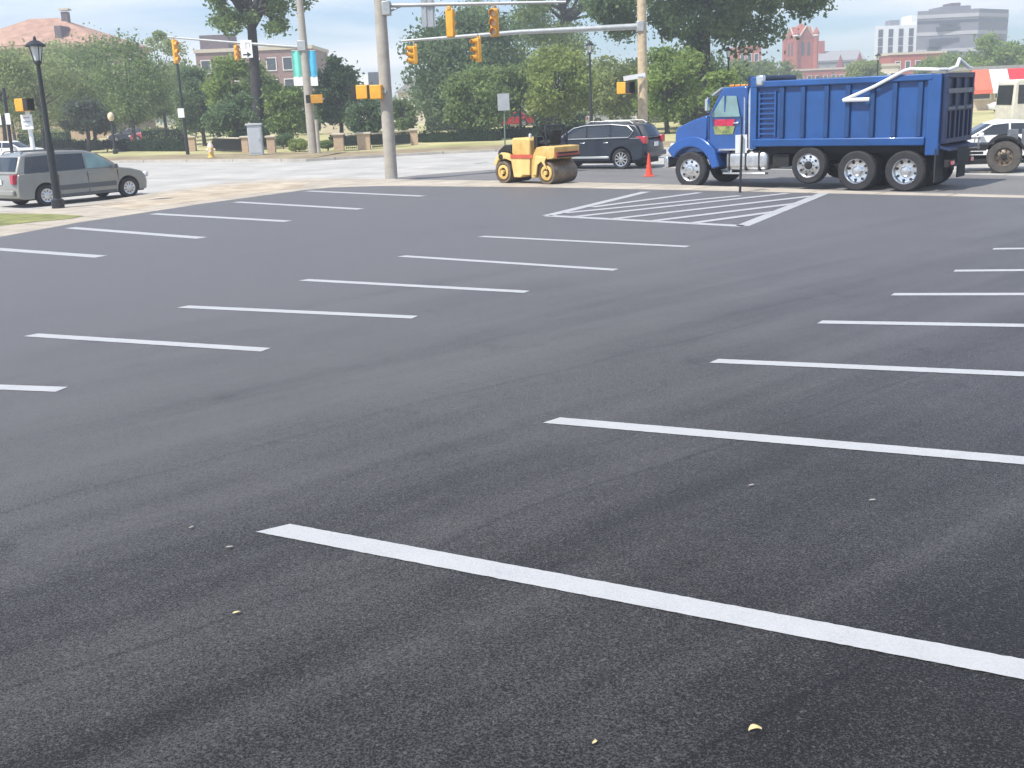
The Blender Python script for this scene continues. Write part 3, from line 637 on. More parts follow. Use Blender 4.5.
for px, Y, m, lb, a in ((655, 112, 'white', 'white parked car under the trees just left of the blue truck cab', 10), (683, 118, 'silver', 'silver parked car half hidden by the nose of the blue truck', 5),
                     (512, 120, 'redcar', 'red parked car beyond the hedge, left end of the red row', 172), (546, 124, 'redcar', 'red parked car beyond the hedge, right end of the red row', 175), (610, 108, 'silver', 'pale parked car behind the roof of the navy SUV', 4), (128, 120, 'navy', 'dark parked car left of the red one under the trees', 178)):
    car('parked_car', lb, 'car', gat(px, Y, 0), math.radians(a), dict(sal_p, mat=m, mirmat=m), 'cars parked beyond the lawn')
# white SUV at the right edge behind the trailer
car('hatchback_car', 'white car at the right edge behind the black trailer wheel', 'car', gp(1004, 164, RZ) + Vector((0.1, 1.0, 0)), math.radians(180 - 10), dict(sal_p))
car('saloon_car', 'small white car in front of the red awnings at the right edge', 'car', gat(1018, 95, 0), math.radians(180), dict(sal_p))

# ------------------------------------------------------------------ dump truck
TA = math.radians(180 - 39.5); th = Vector((math.cos(TA), math.sin(TA), 0)); tl = Vector((-math.sin(TA), math.cos(TA), 0))
TO = gp(903.5, 191.8, RZ)                      # outer contact of the rearmost left wheel
truck = thing('dump_truck', 'blue dump truck with ribbed bed and raised middle wheel, parked on the street', 'truck', TO - tl * 1.2, TA)
K = 1.012
def X(v): return v * K
SW = 1.2                                    # half width over the tyres (+y faces the camera)
# frame rails and black running gear
mb = MB()
for s in (1, -1): mb.box((X(3.0), s * 0.42, 0.93), (X(8.2), 0.1, 0.26))
mb.box((X(4.9), 0, 0.8), (1.8, 0.8, 0.5)); mb.box((X(0.65), 0, 0.75), (2.4, 0.9, 0.3))
for ax in (0, 1.31): mb.cyl((X(ax), -1.0, 0.52), (X(ax), 1.0, 0.52), 0.09)
mb.cyl((X(2.68), -1.0, 0.68), (X(2.68), 1.0, 0.68), 0.08); mb.cyl((X(6.41), -1.0, 0.5), (X(6.41), 1.0, 0.5), 0.08)
mb.box((X(3.6), 0, 0.8), (0.5, 2.0, 0.36))
mb.box((X(1.8), 0, 1.12), (X(5.0), 1.9, 0.22)); mb.build('frame', 'under', truck)
for ax, z, stl, rr in ((6.41, 0.53, 'flat', 0.53), (2.68, 0.68, 'flat', 0.51), (1.31, 0.535, 'dish', 0.535), (0, 0.535, 'dish', 0.535)):
    for s in (1, -1):
        w = 0.30 if stl == 'flat' else 0.28
        make_wheel(truck, X(ax), s * (SW - w / 2), rr, w, 0.335, s, stl, 'chrome' if stl == 'dish' else 'alu', 'under' if (ax == 2.68) else 'chrome', z)
        if stl == 'dish':
            wb = MB(); wb.lathe([(0.3, -0.14), (rr * 0.94, -0.14), (rr, -0.1), (rr, 0.1), (rr * 0.94, 0.14), (0.3, 0.14)], (0, 0, 0), 'y', 28, closed=True)
            w2 = wb.build('inner_tyre', 'rubber', truck, smooth=True); w2.location = (X(ax), s * (SW - 0.62), z)
PANEL = dict(red=mat('panel_red', (0.42, 0.02, 0.06), 0.5, var=0.5, scale=9), green=mat('panel_green', (0.08, 0.2, 0.10), 0.5, var=0.5, scale=7, col2=(0.36, 0.36, 0.12)))
# cab
CX0, CX1 = X(4.66), X(5.95)
cab_poly = [(X(6.02), 1.0), (X(6.02), 2.02), (X(5.98), 2.08), (X(5.62), 2.80), (X(5.5), 2.88), (X(4.75), 2.92), (CX0, 2.86), (CX0, 1.02)]
def chw(x, z): return 1.05 - 0.09 * max(0, (z - 2.0) / 0.9)
mb = MB(); mb.loft(cab_poly, chw, (-1, -0.9, 0, 0.9, 1), lambda x, z, s: x - (0.1 * abs(s) ** 3 if x > X(5.55) else 0)); cab = mb.build('cab', 'bluecab', truck, bevel=0.05, seg=3)
# hood: drops towards the nose
hood = [(X(7.12), 0.92), (X(7.22), 1.2), (X(7.2), 1.64), (X(7.1), 1.77), (X(6.5), 1.98), (X(5.98), 2.12), (X(5.98), 1.02)]
def hhw(x, z):
    f = (x - X(5.98)) / (X(7.2) - X(5.98)); return (1.04 - 0.08 * f) * (1 - 0.10 * max(0, (z - 1.5) / 0.6))
mb = MB(); mb.loft(hood, hhw, (-1, -0.92, -0.5, 0, 0.5, 0.92, 1), lambda x, z, s: x - 0.15 * abs(s) ** 3 * max(0, (x - X(6.9)) / 0.3)); hd = mb.build('hood', 'bluecab', truck, bevel=0.06, seg=3)
mb = MB()
for k in range(7): mb.box((X(7.2) - 0.005, 0, 1.2 + k * 0.09), (0.05, 0.9, 0.05))
mb.build('grille', 'chrome', truck)
for s in (1, -1):
    # fender sweeping over the steer tyre, flaring back down to the step
    wx = X(6.41); outer = arc(wx, 0.57, 0.96, 34, 150, 14); inner = arc(wx, 0.54, 0.66, 155, 28, 14)
    outer = [(x if x < wx + 0.78 else wx + 0.80 + (x - wx - 0.78) * 0.2, min(z, 1.53)) for x, z in outer]
    pl = outer + [(wx - 0.98, 0.62), (wx - 0.72, 0.55)] + inner[0:]
    vs = []; mb = MB()
    n_ = len(pl)
    mb.add([(x, s * 0.6, z) for x, z in pl] + [(x, s * (1.2 - 0.10 * max(0, (z - 1.2) / 0.3)), z) for x, z in pl],
           [tuple(range(n_))[::-1], tuple(range(n_, 2 * n_))] + [(k, (k + 1) % n_, n_ + (k + 1) % n_, n_ + k) for k in range(n_)])
    mb.build('fender', 'bluecab', truck, bevel=0.05, seg=3)
    mb = MB(); mb.box((X(7.08), s * 0.95, 1.22), (0.16, 0.3, 0.2)); mb.build('headlamp', 'clearlamp', truck, bevel=0.04)
    mb = MB(); mb.plate([(X(4.86), s * 1.053, 2.06), (X(5.0), s * 1.003, 2.64), (X(5.42), s * 1.0, 2.66), (X(5.78), s * 1.045, 2.12), (X(5.74), s * 1.053, 2.06)], 0.012, (0, s, 0))
    wd = mb.build('side_window', 'glass_light', truck)
    mb = MB(); mb.box((X(5.35), s * 1.028, 2.36), (0.04, 0.05, 0.6)); mb.build('window_bar', 'bluecab', truck)
    mb = MB()
    for xx in (X(4.82), X(5.86)): mb.box((xx, s * 1.048, 1.6), (0.018, 0.02, 0.95))
    mb.box(((X(4.82) + X(5.86)) / 2, s * 1.048, 1.12), (1.05, 0.02, 0.018)); pieces(mb, 'door_seam', 'under', truck)
    mb = MB(); mb.box((X(4.98), s * 1.06, 1.88), (0.16, 0.04, 0.05)); mb.build('door_handle', 'chrome', truck, bevel=0.01)
    # company panel on the door: red above, green and yellow below
    pz = ((1.80, 1.99, 'red'), (1.56, 1.795, 'green'))
    for z0_, z1_, kk in pz:
        mb = MB(); xa, xb = X(5.02), X(5.72); q_ = 0.06
        mb.plate([(xa + q_, s * 1.052, z0_), (xb - q_, s * 1.052, z0_), (xb, s * 1.052, z1_), (xa, s * 1.052, z1_)], 0.006, (0, s, 0)); mb.build('door_panel', PANEL[kk], truck)
    # mirror on its bracket
    mb = MB(); mb.box((X(5.78), s * 1.3, 2.42), (0.08, 0.16, 0.34)); mb.tube([(X(5.8), s * 1.03, 2.62), (X(5.78), s * 1.3, 2.62)], 0.015, 6); mb.tube([(X(5.8), s * 1.05, 2.15), (X(5.78), s * 1.3, 2.22)], 0.015, 6)
    mb.build('mirror', 'chrome', truck, bevel=0.03)
    # tank, straps and steps
    y = s * 0.86
    mb = MB(); mb.box((X(4.62), y, 0.80), (X(1.35), 0.58, 0.56)); tank = mb.build('fuel_tank', 'alu', truck, bevel=0.16, seg=5)
    mb = MB()
    for xx in (4.2, 4.62, 5.14): mb.box((X(xx), y, 0.8), (0.09, 0.6, 0.58))
    pieces(mb, 'strap', 'under', tank, bevel=0.16, seg=5)
    mb = MB(); mb.box((X(4.65), s * 1.1, 0.44), (X(1.35), 0.22, 0.05)); mb.box((X(5.0), s * 1.13, 1.12), (X(0.95), 0.14, 0.05))
    for xx in (4.2, 5.1): mb.box((X(xx), s * 1.1, 0.62), (0.05, 0.06, 0.4))
    pieces(mb, 'step', 'alu', truck, bevel=0.01)
    # exhaust stack
    mb = MB(); mb.tube([(X(4.53), s * 0.98, 1.1), (X(4.53), s * 0.98, 2.55), (X(4.53), s * 0.98, 2.8), (X(4.46), s * 0.98, 2.9)], [0.11, 0.11, 0.075, 0.075], 14); mb.build('exhaust_stack', 'chrome', truck, smooth=True)
    mb = MB(); mb.tube([(X(4.7), s * 1.09, 1.5), (X(4.7), s * 1.1, 2.6)], 0.02, 8); mb.build('grab_rail', 'chrome', truck)
mb = MB(); pts = []
for a_, z_ in ((X(5.99), 2.1), (X(5.66), 2.76)):
    for s_ in (1, 0.5, 0, -0.5, -1): pts.append((a_ - 0.1 * abs(s_) ** 3 + 0.03, s_ * 0.86 * (1 if z_ < 2.5 else 0.96), z_))
mb.add(pts, [(i, i + 1, 6 + i, 5 + i) for i in range(4)]); mb.build('windscreen', 'glass_light', truck)
mb = MB(); mb.loft([(X(5.85), 2.70), (X(5.52), 2.90), (X(5.5), 2.86), (X(5.8), 2.67)], lambda x, z: 0.95); mb.build('sun_visor', 'alu', truck)
mb = MB()
for k in range(5): mb.box((X(5.3), -0.7 + 0.35 * k, 2.93), (0.16, 0.08, 0.07))
pieces(mb, 'marker_lamp', 'amber', truck, bevel=0.02)
mb = MB(); mb.box((X(7.3), 0, 0.75), (0.16, 2.2, 0.34)); mb.build('bumper', 'chrome', truck, bevel=0.04)
# dump bed
BX0, BX1 = X(-0.82), X(4.42); BZ0, BZ1 = 1.22, 3.0; BW = 1.14
bed = MB()
for s in (1, -1): bed.box(((BX0 + BX1) / 2, s * (BW - 0.07), (BZ0 + BZ1) / 2), (BX1 - BX0, 0.06, BZ1 - BZ0))
bed.box((BX1 - 0.03, 0, (BZ0 + BZ1) / 2), (0.06, 2 * BW - 0.2, BZ1 - BZ0)); bed.box(((BX0 + BX1) / 2, 0, BZ0 + 0.05), (BX1 - BX0 - 0.1, 2 * BW - 0.22, 0.1))
bedo = bed.build('bed', 'blue', truck)
rib_px = [X(v) for v in (3.52, 2.9, 2.22, 1.62, 0.95, 0.36, -0.3)]
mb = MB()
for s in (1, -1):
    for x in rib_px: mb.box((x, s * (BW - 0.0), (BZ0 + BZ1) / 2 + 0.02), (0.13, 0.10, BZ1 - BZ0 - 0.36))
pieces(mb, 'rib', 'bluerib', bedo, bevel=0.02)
mb = MB()
for s in (1, -1):
    mb.box(((BX0 + BX1) / 2 + 0.1, s * BW, BZ1 - 0.07), (BX1 - BX0 - 0.2, 0.16, 0.18))
pieces(mb, 'top_rail', 'blue', bedo, bevel=0.03)
mb = MB()
for s in (1, -1): mb.loft([(BX0 + 0.35, BZ0 - 0.02), (BX0 + 0.35, BZ0 + 0.2), (BX1 - 0.02, BZ0 + 0.2), (BX1 - 0.02, BZ0 - 0.02)], lambda x, z: 0.10 if z > BZ0 + 0.1 else 0.08, (-1, 1))
mb.v = [(x, (BW if i < 4 or i >= 4 else 0) * 1 + y, z) for i, (x, y, z) in enumerate(mb.v)]
half = len(mb.v) // 2
mb.v = [(x, y if i < half else -y, z) for i, (x, y, z) in enumerate(mb.v)]
pieces(mb, 'bottom_rail', 'blue', bedo, bevel=0.03)
mb = MB()
for s in (1, -1):
    mb.box((BX0 + 0.16, s * (BW + 0.0), 1.98), (0.34, 0.14, 2.06)); mb.box((BX1 - 0.05, s * BW, 2.14), (0.2, 0.14, 2.0))
pieces(mb, 'corner_post', 'blue', bedo, bevel=0.02)
mb = MB()
for k in range(9): mb.box((X(3.95), BW - 0.01, 1.56 + k * 0.14), (0.5, 0.07, 0.045))
for xx in (3.72, 4.2): mb.box((X(xx), BW - 0.01, 2.1), (0.05, 0.09, 1.25))
mb.build('ladder', 'blue', bedo)
mb = MB(); mb.box((BX1 + 0.02, 0, 3.02), (0.28, 2.3, 0.32)); mb.cyl((BX1 - 0.2, -1.1, 3.08), (BX1 - 0.2, 1.1, 3.08), 0.1); mb.build('tarp_housing', 'bluedark', bedo, bevel=0.02)
mb = MB(); mb.box((BX1 - 0.25, BW + 0.02, 3.04), (0.24, 0.2, 0.3)); mb.build('tarp_motor', 'chrome', bedo, bevel=0.05)
# tarp heaped inside, dark
mb = MB(); mb.box(((BX0 + BX1) / 2, 0, 2.78), (BX1 - BX0 - 0.3, 2.1, 0.1)); mb.build('load_cover', 'under', bedo)
# tarp arm: white bar from the bed side up and over the rear
mb = MB(); mb.tube([(X(1.72), BW + 0.1, 2.42), (X(0.9), BW + 0.1, 2.74), (X(0.1), BW + 0.1, 3.12), (X(-0.05), BW + 0.1, 3.15), (X(-0.75), BW + 0.08, 3.10), (X(-0.85), 0.9, 3.1)], 0.045, 8)
mb.tube([(X(1.72), BW + 0.1, 2.42), (X(1.0), BW + 0.1, 2.42)], 0.055, 8)
mb.tube([(X(-0.85), 0.9, 3.08), (X(-0.9), 0.3, 3.16), (X(-0.8), -0.2, 3.36), (X(-0.95), -0.5, 3.15), (X(-0.85), -1.15, 3.12)], 0.045, 8)
mb.build('tarp_arm', 'white', truck, smooth=True)
# tailgate
tg = MB(); tg.box((BX0 - 0.04, 0, 2.12), (0.06, 2.16, 1.74)); gate = tg.build('tailgate', 'bluedark', truck)
mb = MB()
for z in (1.30, 2.12, 2.56, 2.95): mb.box((BX0 - 0.10, 0, z), (0.1, 2.16, 0.13))
for y in (-1.02, -0.34, 0.34, 1.02): mb.box((BX0 - 0.095, y, 2.12), (0.09, 0.14, 1.66))
for y in (-0.73, 0.0, 0.73): mb.box((BX0 - 0.095, y, 1.7), (0.08, 0.1, 0.72))
pieces(mb, 'gate_rib', 'bluedark', gate, bevel=0.015)
mb = MB(); mb.box((BX0 - 0.155, 0, 2.56), (0.02, 2.06, 0.12))
for y in (-0.73, 0.0, 0.73): mb.box((BX0 - 0.155, y, 2.125), (0.02, 0.5, 0.05))
pieces(mb, 'reflective_bar', 'scuffed', gate)
mb = MB(); mb.loft([(BX0 - 0.02, 1.2), (BX0 - 0.28, 1.1), (BX0 - 0.28, 1.05), (BX0, 1.12)], lambda x, z: 1.1); mb.build('spreader_apron', 'bluedark', truck)
mb = MB()
for s in (1, -1): mb.box((X(-0.78), s * 0.92, 0.68), (0.04, 0.62, 0.86))
pieces(mb, 'mud_flap', 'rubber', truck)
mb = MB(); mb.box((X(-1.0), 0, 0.72), (0.14, 2.0, 0.2)); mb.box((X(-0.95), 0, 0.92), (0.3, 0.9, 0.4)); mb.build('rear_bumper', 'under', truck, bevel=0.02)
mb = MB()
for s in (1, -1): mb.box((X(-1.09), s * 0.8, 0.74), (0.03, 0.24, 0.1))
pieces(mb, 'tail_lamp', 'redlamp', truck)

# ------------------------------------------------------------------ black trailer at the right edge
tp = gp(1003, 173, RZ)
tr = thing('trailer', 'black trailer cut off by the right edge, large dusty wheel and railed deck', 'trailer', tp, math.radians(180 - 25))
make_wheel(tr, 0, 0, 0.50, 0.34, 0.27, 1, 'flat', 'drum', 'under').data.materials[0] = mat('dusty_tyre', (0.08, 0.073, 0.065), 0.9, 0, 0.3, 5)
make_wheel(tr, 0, -1.9, 0.50, 0.34, 0.27, -1, 'flat', 'drum', 'under')
mb = MB(); wxs = arc(0, 0.5, 0.62, 20, 165, 12); win = arc(0, 0.5, 0.56, 165, 20, 12); pl = wxs + win; n_ = len(pl)
for y0, y1 in ((-0.25, 0.22), (-2.1, -1.65)):
    mb.add([(x, y0, z) for x, z in pl] + [(x, y1, z) for x, z in pl], [(k, (k + 1) % n_, n_ + (k + 1) % n_, n_ + k) for k in range(n_)] + [tuple(range(n_))[::-1], tuple(range(n_, 2 * n_))])
pieces(mb, 'mudguard', 'under', tr)
mb = MB(); mb.box((-0.6, -0.95, 0.78), (4.4, 1.3, 0.16))
for y in (0.0, -1.9): mb.box((1.05, y, 0.62), (0.9, 0.08, 0.08)); mb.box((1.0, y, 0.38), (1.2, 0.1, 0.12))
for z in (0.3, 0.62, 0.82): mb.box((1.3, -0.95, z), (0.08, 2.0, 0.07))
mb.build('deck', 'under', tr)
mb = MB()
for xx in (0.75, 1.1, 1.45): mb.box((xx, 0.05, 0.92), (0.05, 0.05, 0.35))
for z in (0.8, 1.08): mb.box((1.1, 0.05, z), (0.8, 0.05, 0.05))
for xx in (-1.5, -0.6, -0.2): mb.box((xx, -0.2, 1.05), (0.3, 0.4, 0.5))
pieces(mb, 'rail', 'scuffed', tr)

# boxy pale van with a dark window behind it
bv = thing('box_van', 'boxy cream van with a dark rear window at the right edge beyond the white car', 'van', gat(1024, 60, RZ) + Vector((1.9, 0, 0)), math.radians(180))
mb = MB(); mb.loft([(3.0, 0.5), (3.0, 1.3), (2.92, 2.6), (2.8, 2.78), (-2.8, 2.8), (-2.9, 0.5)], lambda x, z: 1.05); mb.build('body', mat('cream_van_paint', (0.55, 0.52, 0.45), 0.5), bv, bevel=0.06)
for s in (1, -1):
    mb = MB(); mb.box((0.15, s * 1.05, 2.02), (5.2, 0.03, 0.95)); mb.build('side_window', 'glass', bv)
    for xx in (1.9, -1.8): make_wheel(bv, xx, s * 0.95, 0.38, 0.24, 0.22, s, 'cap', 'alu')
mb = MB(); mb.add([(3.01, -0.9, 1.5), (3.01, 0.9, 1.5), (2.945, 0.9, 2.5), (2.945, -0.9, 2.5)], [(0, 1, 2, 3)]); mb.build('windscreen', 'glass', bv)

# ------------------------------------------------------------------ road roller
rp0 = gp(546.5, 184.4); RA = math.radians(180 - 45)
roller = thing('road_roller', 'yellow tandem road roller with two steel drums standing on the pavement', 'road roller', (0, 0, 0), RA)
hr = Vector((math.cos(RA), math.sin(RA), 0)); lr = Vector((-math.sin(RA), math.cos(RA), 0))
DR = 0.36; WB = 1.95; HWD = 0.56
roller.location = rp0 - lr * HWD           # origin at the rear drum centre line; +x leads away to the left, +y towards the camera
for dx in (0, WB):
    mb = MB(); mb.lathe([(DR * 0.78, -HWD), (DR, -HWD), (DR, HWD), (DR * 0.78, HWD), (DR * 0.74, HWD - 0.05), (DR * 0.74, -HWD + 0.05)], (0, 0, 0), 'y', 40, closed=True)
    d = mb.build('drum', 'drum', roller, smooth=True); d.location = (dx, 0, DR)
    mb = MB(); mb.lathe([(DR * 0.75, HWD - 0.06), (DR * 0.75, -HWD + 0.06)], (0, 0, 0), 'y', 30); mb.build('drum_disc', 'under', d)
    mb = MB()
    for s in (1, -1):
        mb.lathe([(DR * 0.66, s * (HWD - 0.05)), (DR * 0.66, s * (HWD - 0.0)), (DR * 0.42, s * (HWD + 0.01)), (DR * 0.36, s * (HWD - 0.04)), (DR * 0.66, s * (HWD - 0.05))], (0, 0, 0), 'y', 26)
        mb.lathe([(DR * 0.2, s * (HWD - 0.05)), (DR * 0.2, s * (HWD + 0.05)), (0, s * (HWD + 0.05))], (0, 0, 0), 'y', 12)
    pieces(mb, 'drum_hub', 'yellow', d, smooth=True)
# rear (right-hand) frame over the near drum
def side_poly(name, pl, y0, y1, m, bev=0.02):
    n_ = len(pl); mb = MB(); mb.add([(x, y0, z) for x, z in pl] + [(x, y1, z) for x, z in pl], [tuple(range(n_))[::-1], tuple(range(n_, 2 * n_))] + [(k, (k + 1) % n_, n_ + (k + 1) % n_, n_ + k) for k in range(n_)])
    return mb.build(name, m, roller, bevel=bev)
side_poly('rear_frame', [(-0.42, 0.86), (-0.42, 1.18), (0.1, 1.2), (0.36, 1.16), (0.58, 0.82), (0.62, 0.2), (0.44, 0.2), (0.38, 0.62), (0.1, 0.78), (-0.3, 0.8)], -HWD - 0.05, HWD + 0.05, 'yellow')
for s in (1, -1):
    side_poly('side_plate', [(-0.12, 0.44), (-0.02, 0.70), (-0.1, 0.86), (0.36, 0.9), (0.52, 0.3), (0.36, 0.28), (0.28, 0.62), (0.12, 0.72)], s * (HWD + 0.055), s * (HWD + 0.1), 'yellowpale')
mb = MB(); mb.box((-0.435, 0, 0.93), (0.04, 1.1, 0.16)); mb.build('rear_grille', 'redstripe', roller)
mb = MB(); mb.box((-0.47, 0, 0.86), (0.05, 1.05, 0.05)); mb.box((-0.47, 0, 0.98), (0.03, 0.9, 0.05)); pieces(mb, 'scraper_bar', 'under', roller)
# front frame with the engine hood
side_poly('engine_hood', [(0.72, 0.86), (0.74, 1.42), (0.86, 1.46), (1.52, 1.46), (1.56, 1.0), (1.5, 0.86)], -0.52, 0.52, 'yellow', 0.05)
side_poly('front_frame', [(0.70, 0.28), (0.66, 0.86), (1.56, 0.88), (1.74, 0.98), (1.98, 1.0), (2.22, 0.86), (2.34, 0.62), (2.24, 0.56), (2.1, 0.76), (1.8, 0.8), (1.52, 0.72), (1.42, 0.2), (1.12, 0.2), (1.0, 0.28)], -HWD - 0.04, HWD + 0.04, 'yellowpale')
for s in (1, -1):
    mb = MB(); mb.box((1.02, s * (HWD + 0.05), 0.88), (1.0, 0.03, 0.12)); mb.build('stripe', 'redstripe', roller)
    mb = MB(); mb.lathe([(0.09, s * (HWD + 0.04)), (0.09, s * (HWD + 0.07)), (0, s * (HWD + 0.07))], (1.98, 0, 0.86), 'y', 14); mb.build('side_lamp', 'under', roller)
side_poly('front_cowl', [(1.58, 0.98), (1.62, 1.22), (1.9, 1.24), (2.2, 1.05), (2.24, 0.9), (1.9, 1.02)], -0.5, 0.5, 'under', 0.03)
mb = MB(); mb.box((0.6, 0, 0.62), (0.5, 0.5, 0.5)); mb.box((1.25, 0, 0.5), (0.9, 0.8, 0.5)); mb.build('articulation', 'under', roller)
# operator station
mb = MB(); mb.box((0.3, 0, 1.3), (0.5, 0.55, 0.14)); mb.box((0.06, 0, 1.5), (0.12, 0.5, 0.42), ry=-0.15); seat = mb.build('seat', 'under', roller, bevel=0.05)
mb = MB(); mb.tube([(0.7, 0, 1.2), (0.55, 0, 1.62)], 0.03, 8); mb.lathe([(0.16, 0), (0.18, 0.02), (0.16, 0.04), (0.14, 0.02)], (0.54, 0, 1.62), 'z', 18, closed=True)
mb.box((0.66, 0, 1.3), (0.16, 0.6, 0.4)); mb.build('steering_console', 'under', roller)
mb = MB(); mb.tube([(0.0, 0.5, 1.15), (0.02, 0.5, 1.75), (0.1, 0.44, 1.82), (0.1, -0.44, 1.82), (0.02, -0.5, 1.75), (0.0, -0.5, 1.15)], 0.035, 8); mb.build('roll_bar', 'black', roller)
mb = MB()
for y_ in (0.2, 0.1, -0.1, -0.22): mb.tube([(0.62, y_, 1.45), (0.58, y_, 1.66)], 0.014, 6); mb.lathe([(0.0, 1.64), (0.028, 1.66), (0.028, 1.7), (0, 1.72)], (0.58, y_, 0), 'z', 8)
pieces(mb, 'lever', 'under', roller)
mb = MB()
for s_ in (1, -1): mb.tube([(0.45, s_ * 0.3, 0.8), (0.55, s_ * 0.36, 0.98), (0.8, s_ * 0.3, 0.9)], 0.025, 6)
pieces(mb, 'hose', 'rubber', roller)
mb = MB()
for s in (1, -1): mb.tube([(0.5, s * 0.52, 1.15), (0.5, s * 0.52, 1.5), (0.12, s * 0.52, 1.5), (0.0, s * 0.52, 1.2)], 0.022, 6)
pieces(mb, 'hand_rail', 'black', roller)
mb = MB(); mb.lathe([(0.05, 0), (0.05, 0.1), (0.0, 0.13)], (0.85, 0.35, 1.47), 'z', 10); mb.build('beacon', 'clearlamp', roller)

# ------------------------------------------------------------------ cone
c = thing('traffic_cone', 'orange traffic cone standing on the street behind the navy SUV', 'cone', gp(649, 176.4, RZ))
mb = MB(); mb.box((0, 0, 0.02), (0.34, 0.34, 0.04)); mb.build('base', 'orange', c, bevel=0.012)
mb = MB(); mb.lathe([(0.135, 0.04), (0.105, 0.2), (0.03, 0.78), (0.03, 0.8), (0, 0.8)], (0, 0, 0), 'z', 20); mb.build('body', 'orange', c, smooth=True)
mb = MB(); mb.lathe([(0.083, 0.36), (0.067, 0.48)], (0, 0, 0), 'z', 20); mb.build('reflective_collar', mat('pale_collar', (0.75, 0.45, 0.38), 0.5), c, smooth=True)

# ------------------------------------------------------------------ poles, lamps, signals, signs
def ppm(Y): return F / Y
def lamp(label, px, py_base=None, Y=None, h=5.2, group='black post lamps', z=0.0, globe=False, r=0.08):
    p = gp(px, py_base, z) if py_base else gat(px, Y, z)
    t = thing('street_lamp', label, 'street lamp', p, 0, group)
    mb = MB(); mb.lathe([(0.19, 0), (0.19, 0.25), (0.12, 0.3), (0.11, 1.9), (r, 2.2), (r * 0.8, h - 0.75), (r * 1.5, h - 0.7), (r * 1.5, h - 0.66), (r, h - 0.62)], (0, 0, 0), 'z', 16); mb.build('pole', 'black', t, smooth=True)
    if globe:
        mb = MB(); mb.lathe([(0.0, h - 0.66), (0.12, h - 0.62), (0.24, h - 0.4), (0.22, h - 0.15), (0.1, h - 0.02), (0, h)], (0, 0, 0), 'z', 16); mb.build('lantern', 'lenspale', t, smooth=True)
    else:
        mb = MB(); mb.lathe([(0.1, h - 0.62), (0.19, h - 0.2)], (0, 0, 0), 'z', 8); mb.build('lantern', 'clearlamp', t)
        mb = MB(); mb.lathe([(0.3, h - 0.22), (0.29, h - 0.16), (0.14, h - 0.06), (0.05, h - 0.03), (0.04, h + 0.06), (0, h + 0.1)], (0, 0, 0), 'z', 12); mb.build('cap', 'black', t, smooth=True)
        mb = MB()
        for k in range(4):
            a = math.pi / 4 + k * math.pi / 2; mb.tube([(0.11 * math.cos(a), 0.11 * math.sin(a), h - 0.64), (0.2 * math.cos(a), 0.2 * math.sin(a), h - 0.2)], 0.014, 5)
        mb.build('cage', 'black', t)
    return t
l0 = lamp('tall black lantern lamp post standing in front of the grey minivan', 58.5, 208, None, 5.0, r=0.078)
lamp('black lamp post among the trees left of the wooden signal pole', 591, None, 72, 6.0)
lamp('black lamp post rising behind the blue truck cab', 728, None, 80, 5.6)
lamp('far black lamp post above the blue truck bed, right of the red tower', 876, None, 110, 5.6)
lamp('short black post with a pale globe lamp on the lawn at left', 110, None, 84, 3.0, 'globe lamps', 0, True, 0.06)

def ped_signal(label, p, rz, Y, w=0.42, host=None, both=False):
    """walk signal: yellow shell, black face with hood"""
    t = thing('pedestrian_signal', label, 'pedestrian signal', p, rz, 'pedestrian signals')
    mb = MB(); mb.box((0, 0, 0), (w, 0.42, 0.5)); mb.build('housing', 'sigyellow', t, bevel=0.03)
    mb = MB(); mb.box((w / 2 + 0.012, 0, 0), (0.02, 0.38, 0.44)); mb.build('face', 'sigblack', t)
    mb = MB(); mb.box((w / 2 + 0.1, 0.2, 0), (0.2, 0.02, 0.46)); mb.box((w / 2 + 0.1, -0.2, 0), (0.2, 0.02, 0.46)); mb.box((w / 2 + 0.1, 0, 0.24), (0.2, 0.42, 0.02)); mb.build('hood', 'sigblack', t)
    mb = MB(); mb.box((-w / 2 - 0.06, 0, 0), (0.14, 0.08, 0.12)); mb.build('bracket', 'galv', t)
    return t

def signal(label, p, rz, h=1.05, shell='sigyellow', lens='lens', scale=1.0):
    """three-aspect head hanging below an arm; local +x is the way it faces"""
    t = thing('traffic_signal', label, 'traffic signal', p, rz, 'traffic signals hung from the mast arms')
    w = 0.29
    mb = MB(); mb.box((0, 0, -h / 2), (0.2, w, h)); mb.box((-0.08, 0, 0.02), (0.08, 0.16, 0.16)); mb.build('housing', shell, t, bevel=0.04)
    for k in range(3):
        z = -h * (k + 0.5) / 3
        mb = MB(); mb.lathe([(0.11, 0.095), (0.11, 0.115), (0.0, 0.12)], (0, 0, z), 'x', 18); ln = mb.build('lens', lens, t)
        mb = MB(); n_ = 14; vs = []
        for r_ in (0.13, 0.12):
            for x_ in (0.09, 0.34):
                for i in range(n_ + 1):
                    a = math.radians(-50 + 280 * i / n_); vs.append((x_ if math.sin(a) > -0.2 or x_ < 0.2 else 0.2, r_ * math.cos(a), z + r_ * math.sin(a)))
        q = n_ + 1; fs = []
        for i in range(n_): fs += [(i, i + 1, q + i + 1, q + i), (2 * q + i, 3 * q + i, 3 * q + i + 1, 2 * q + i + 1), (q + i, q + i + 1, 3 * q + i + 1, 3 * q + i)]
        mb.add(vs, fs); mb.build('visor', shell if shell == 'sigyellow' else 'sigblack', t, smooth=True)
    mb = MB(); mb.tube([(0, 0, 0), (0, 0, 0.2)], 0.03, 8); mb.build('hanger', 'galv', t)
    if scale != 1.0: t.scale = (scale,) * 3
    return t

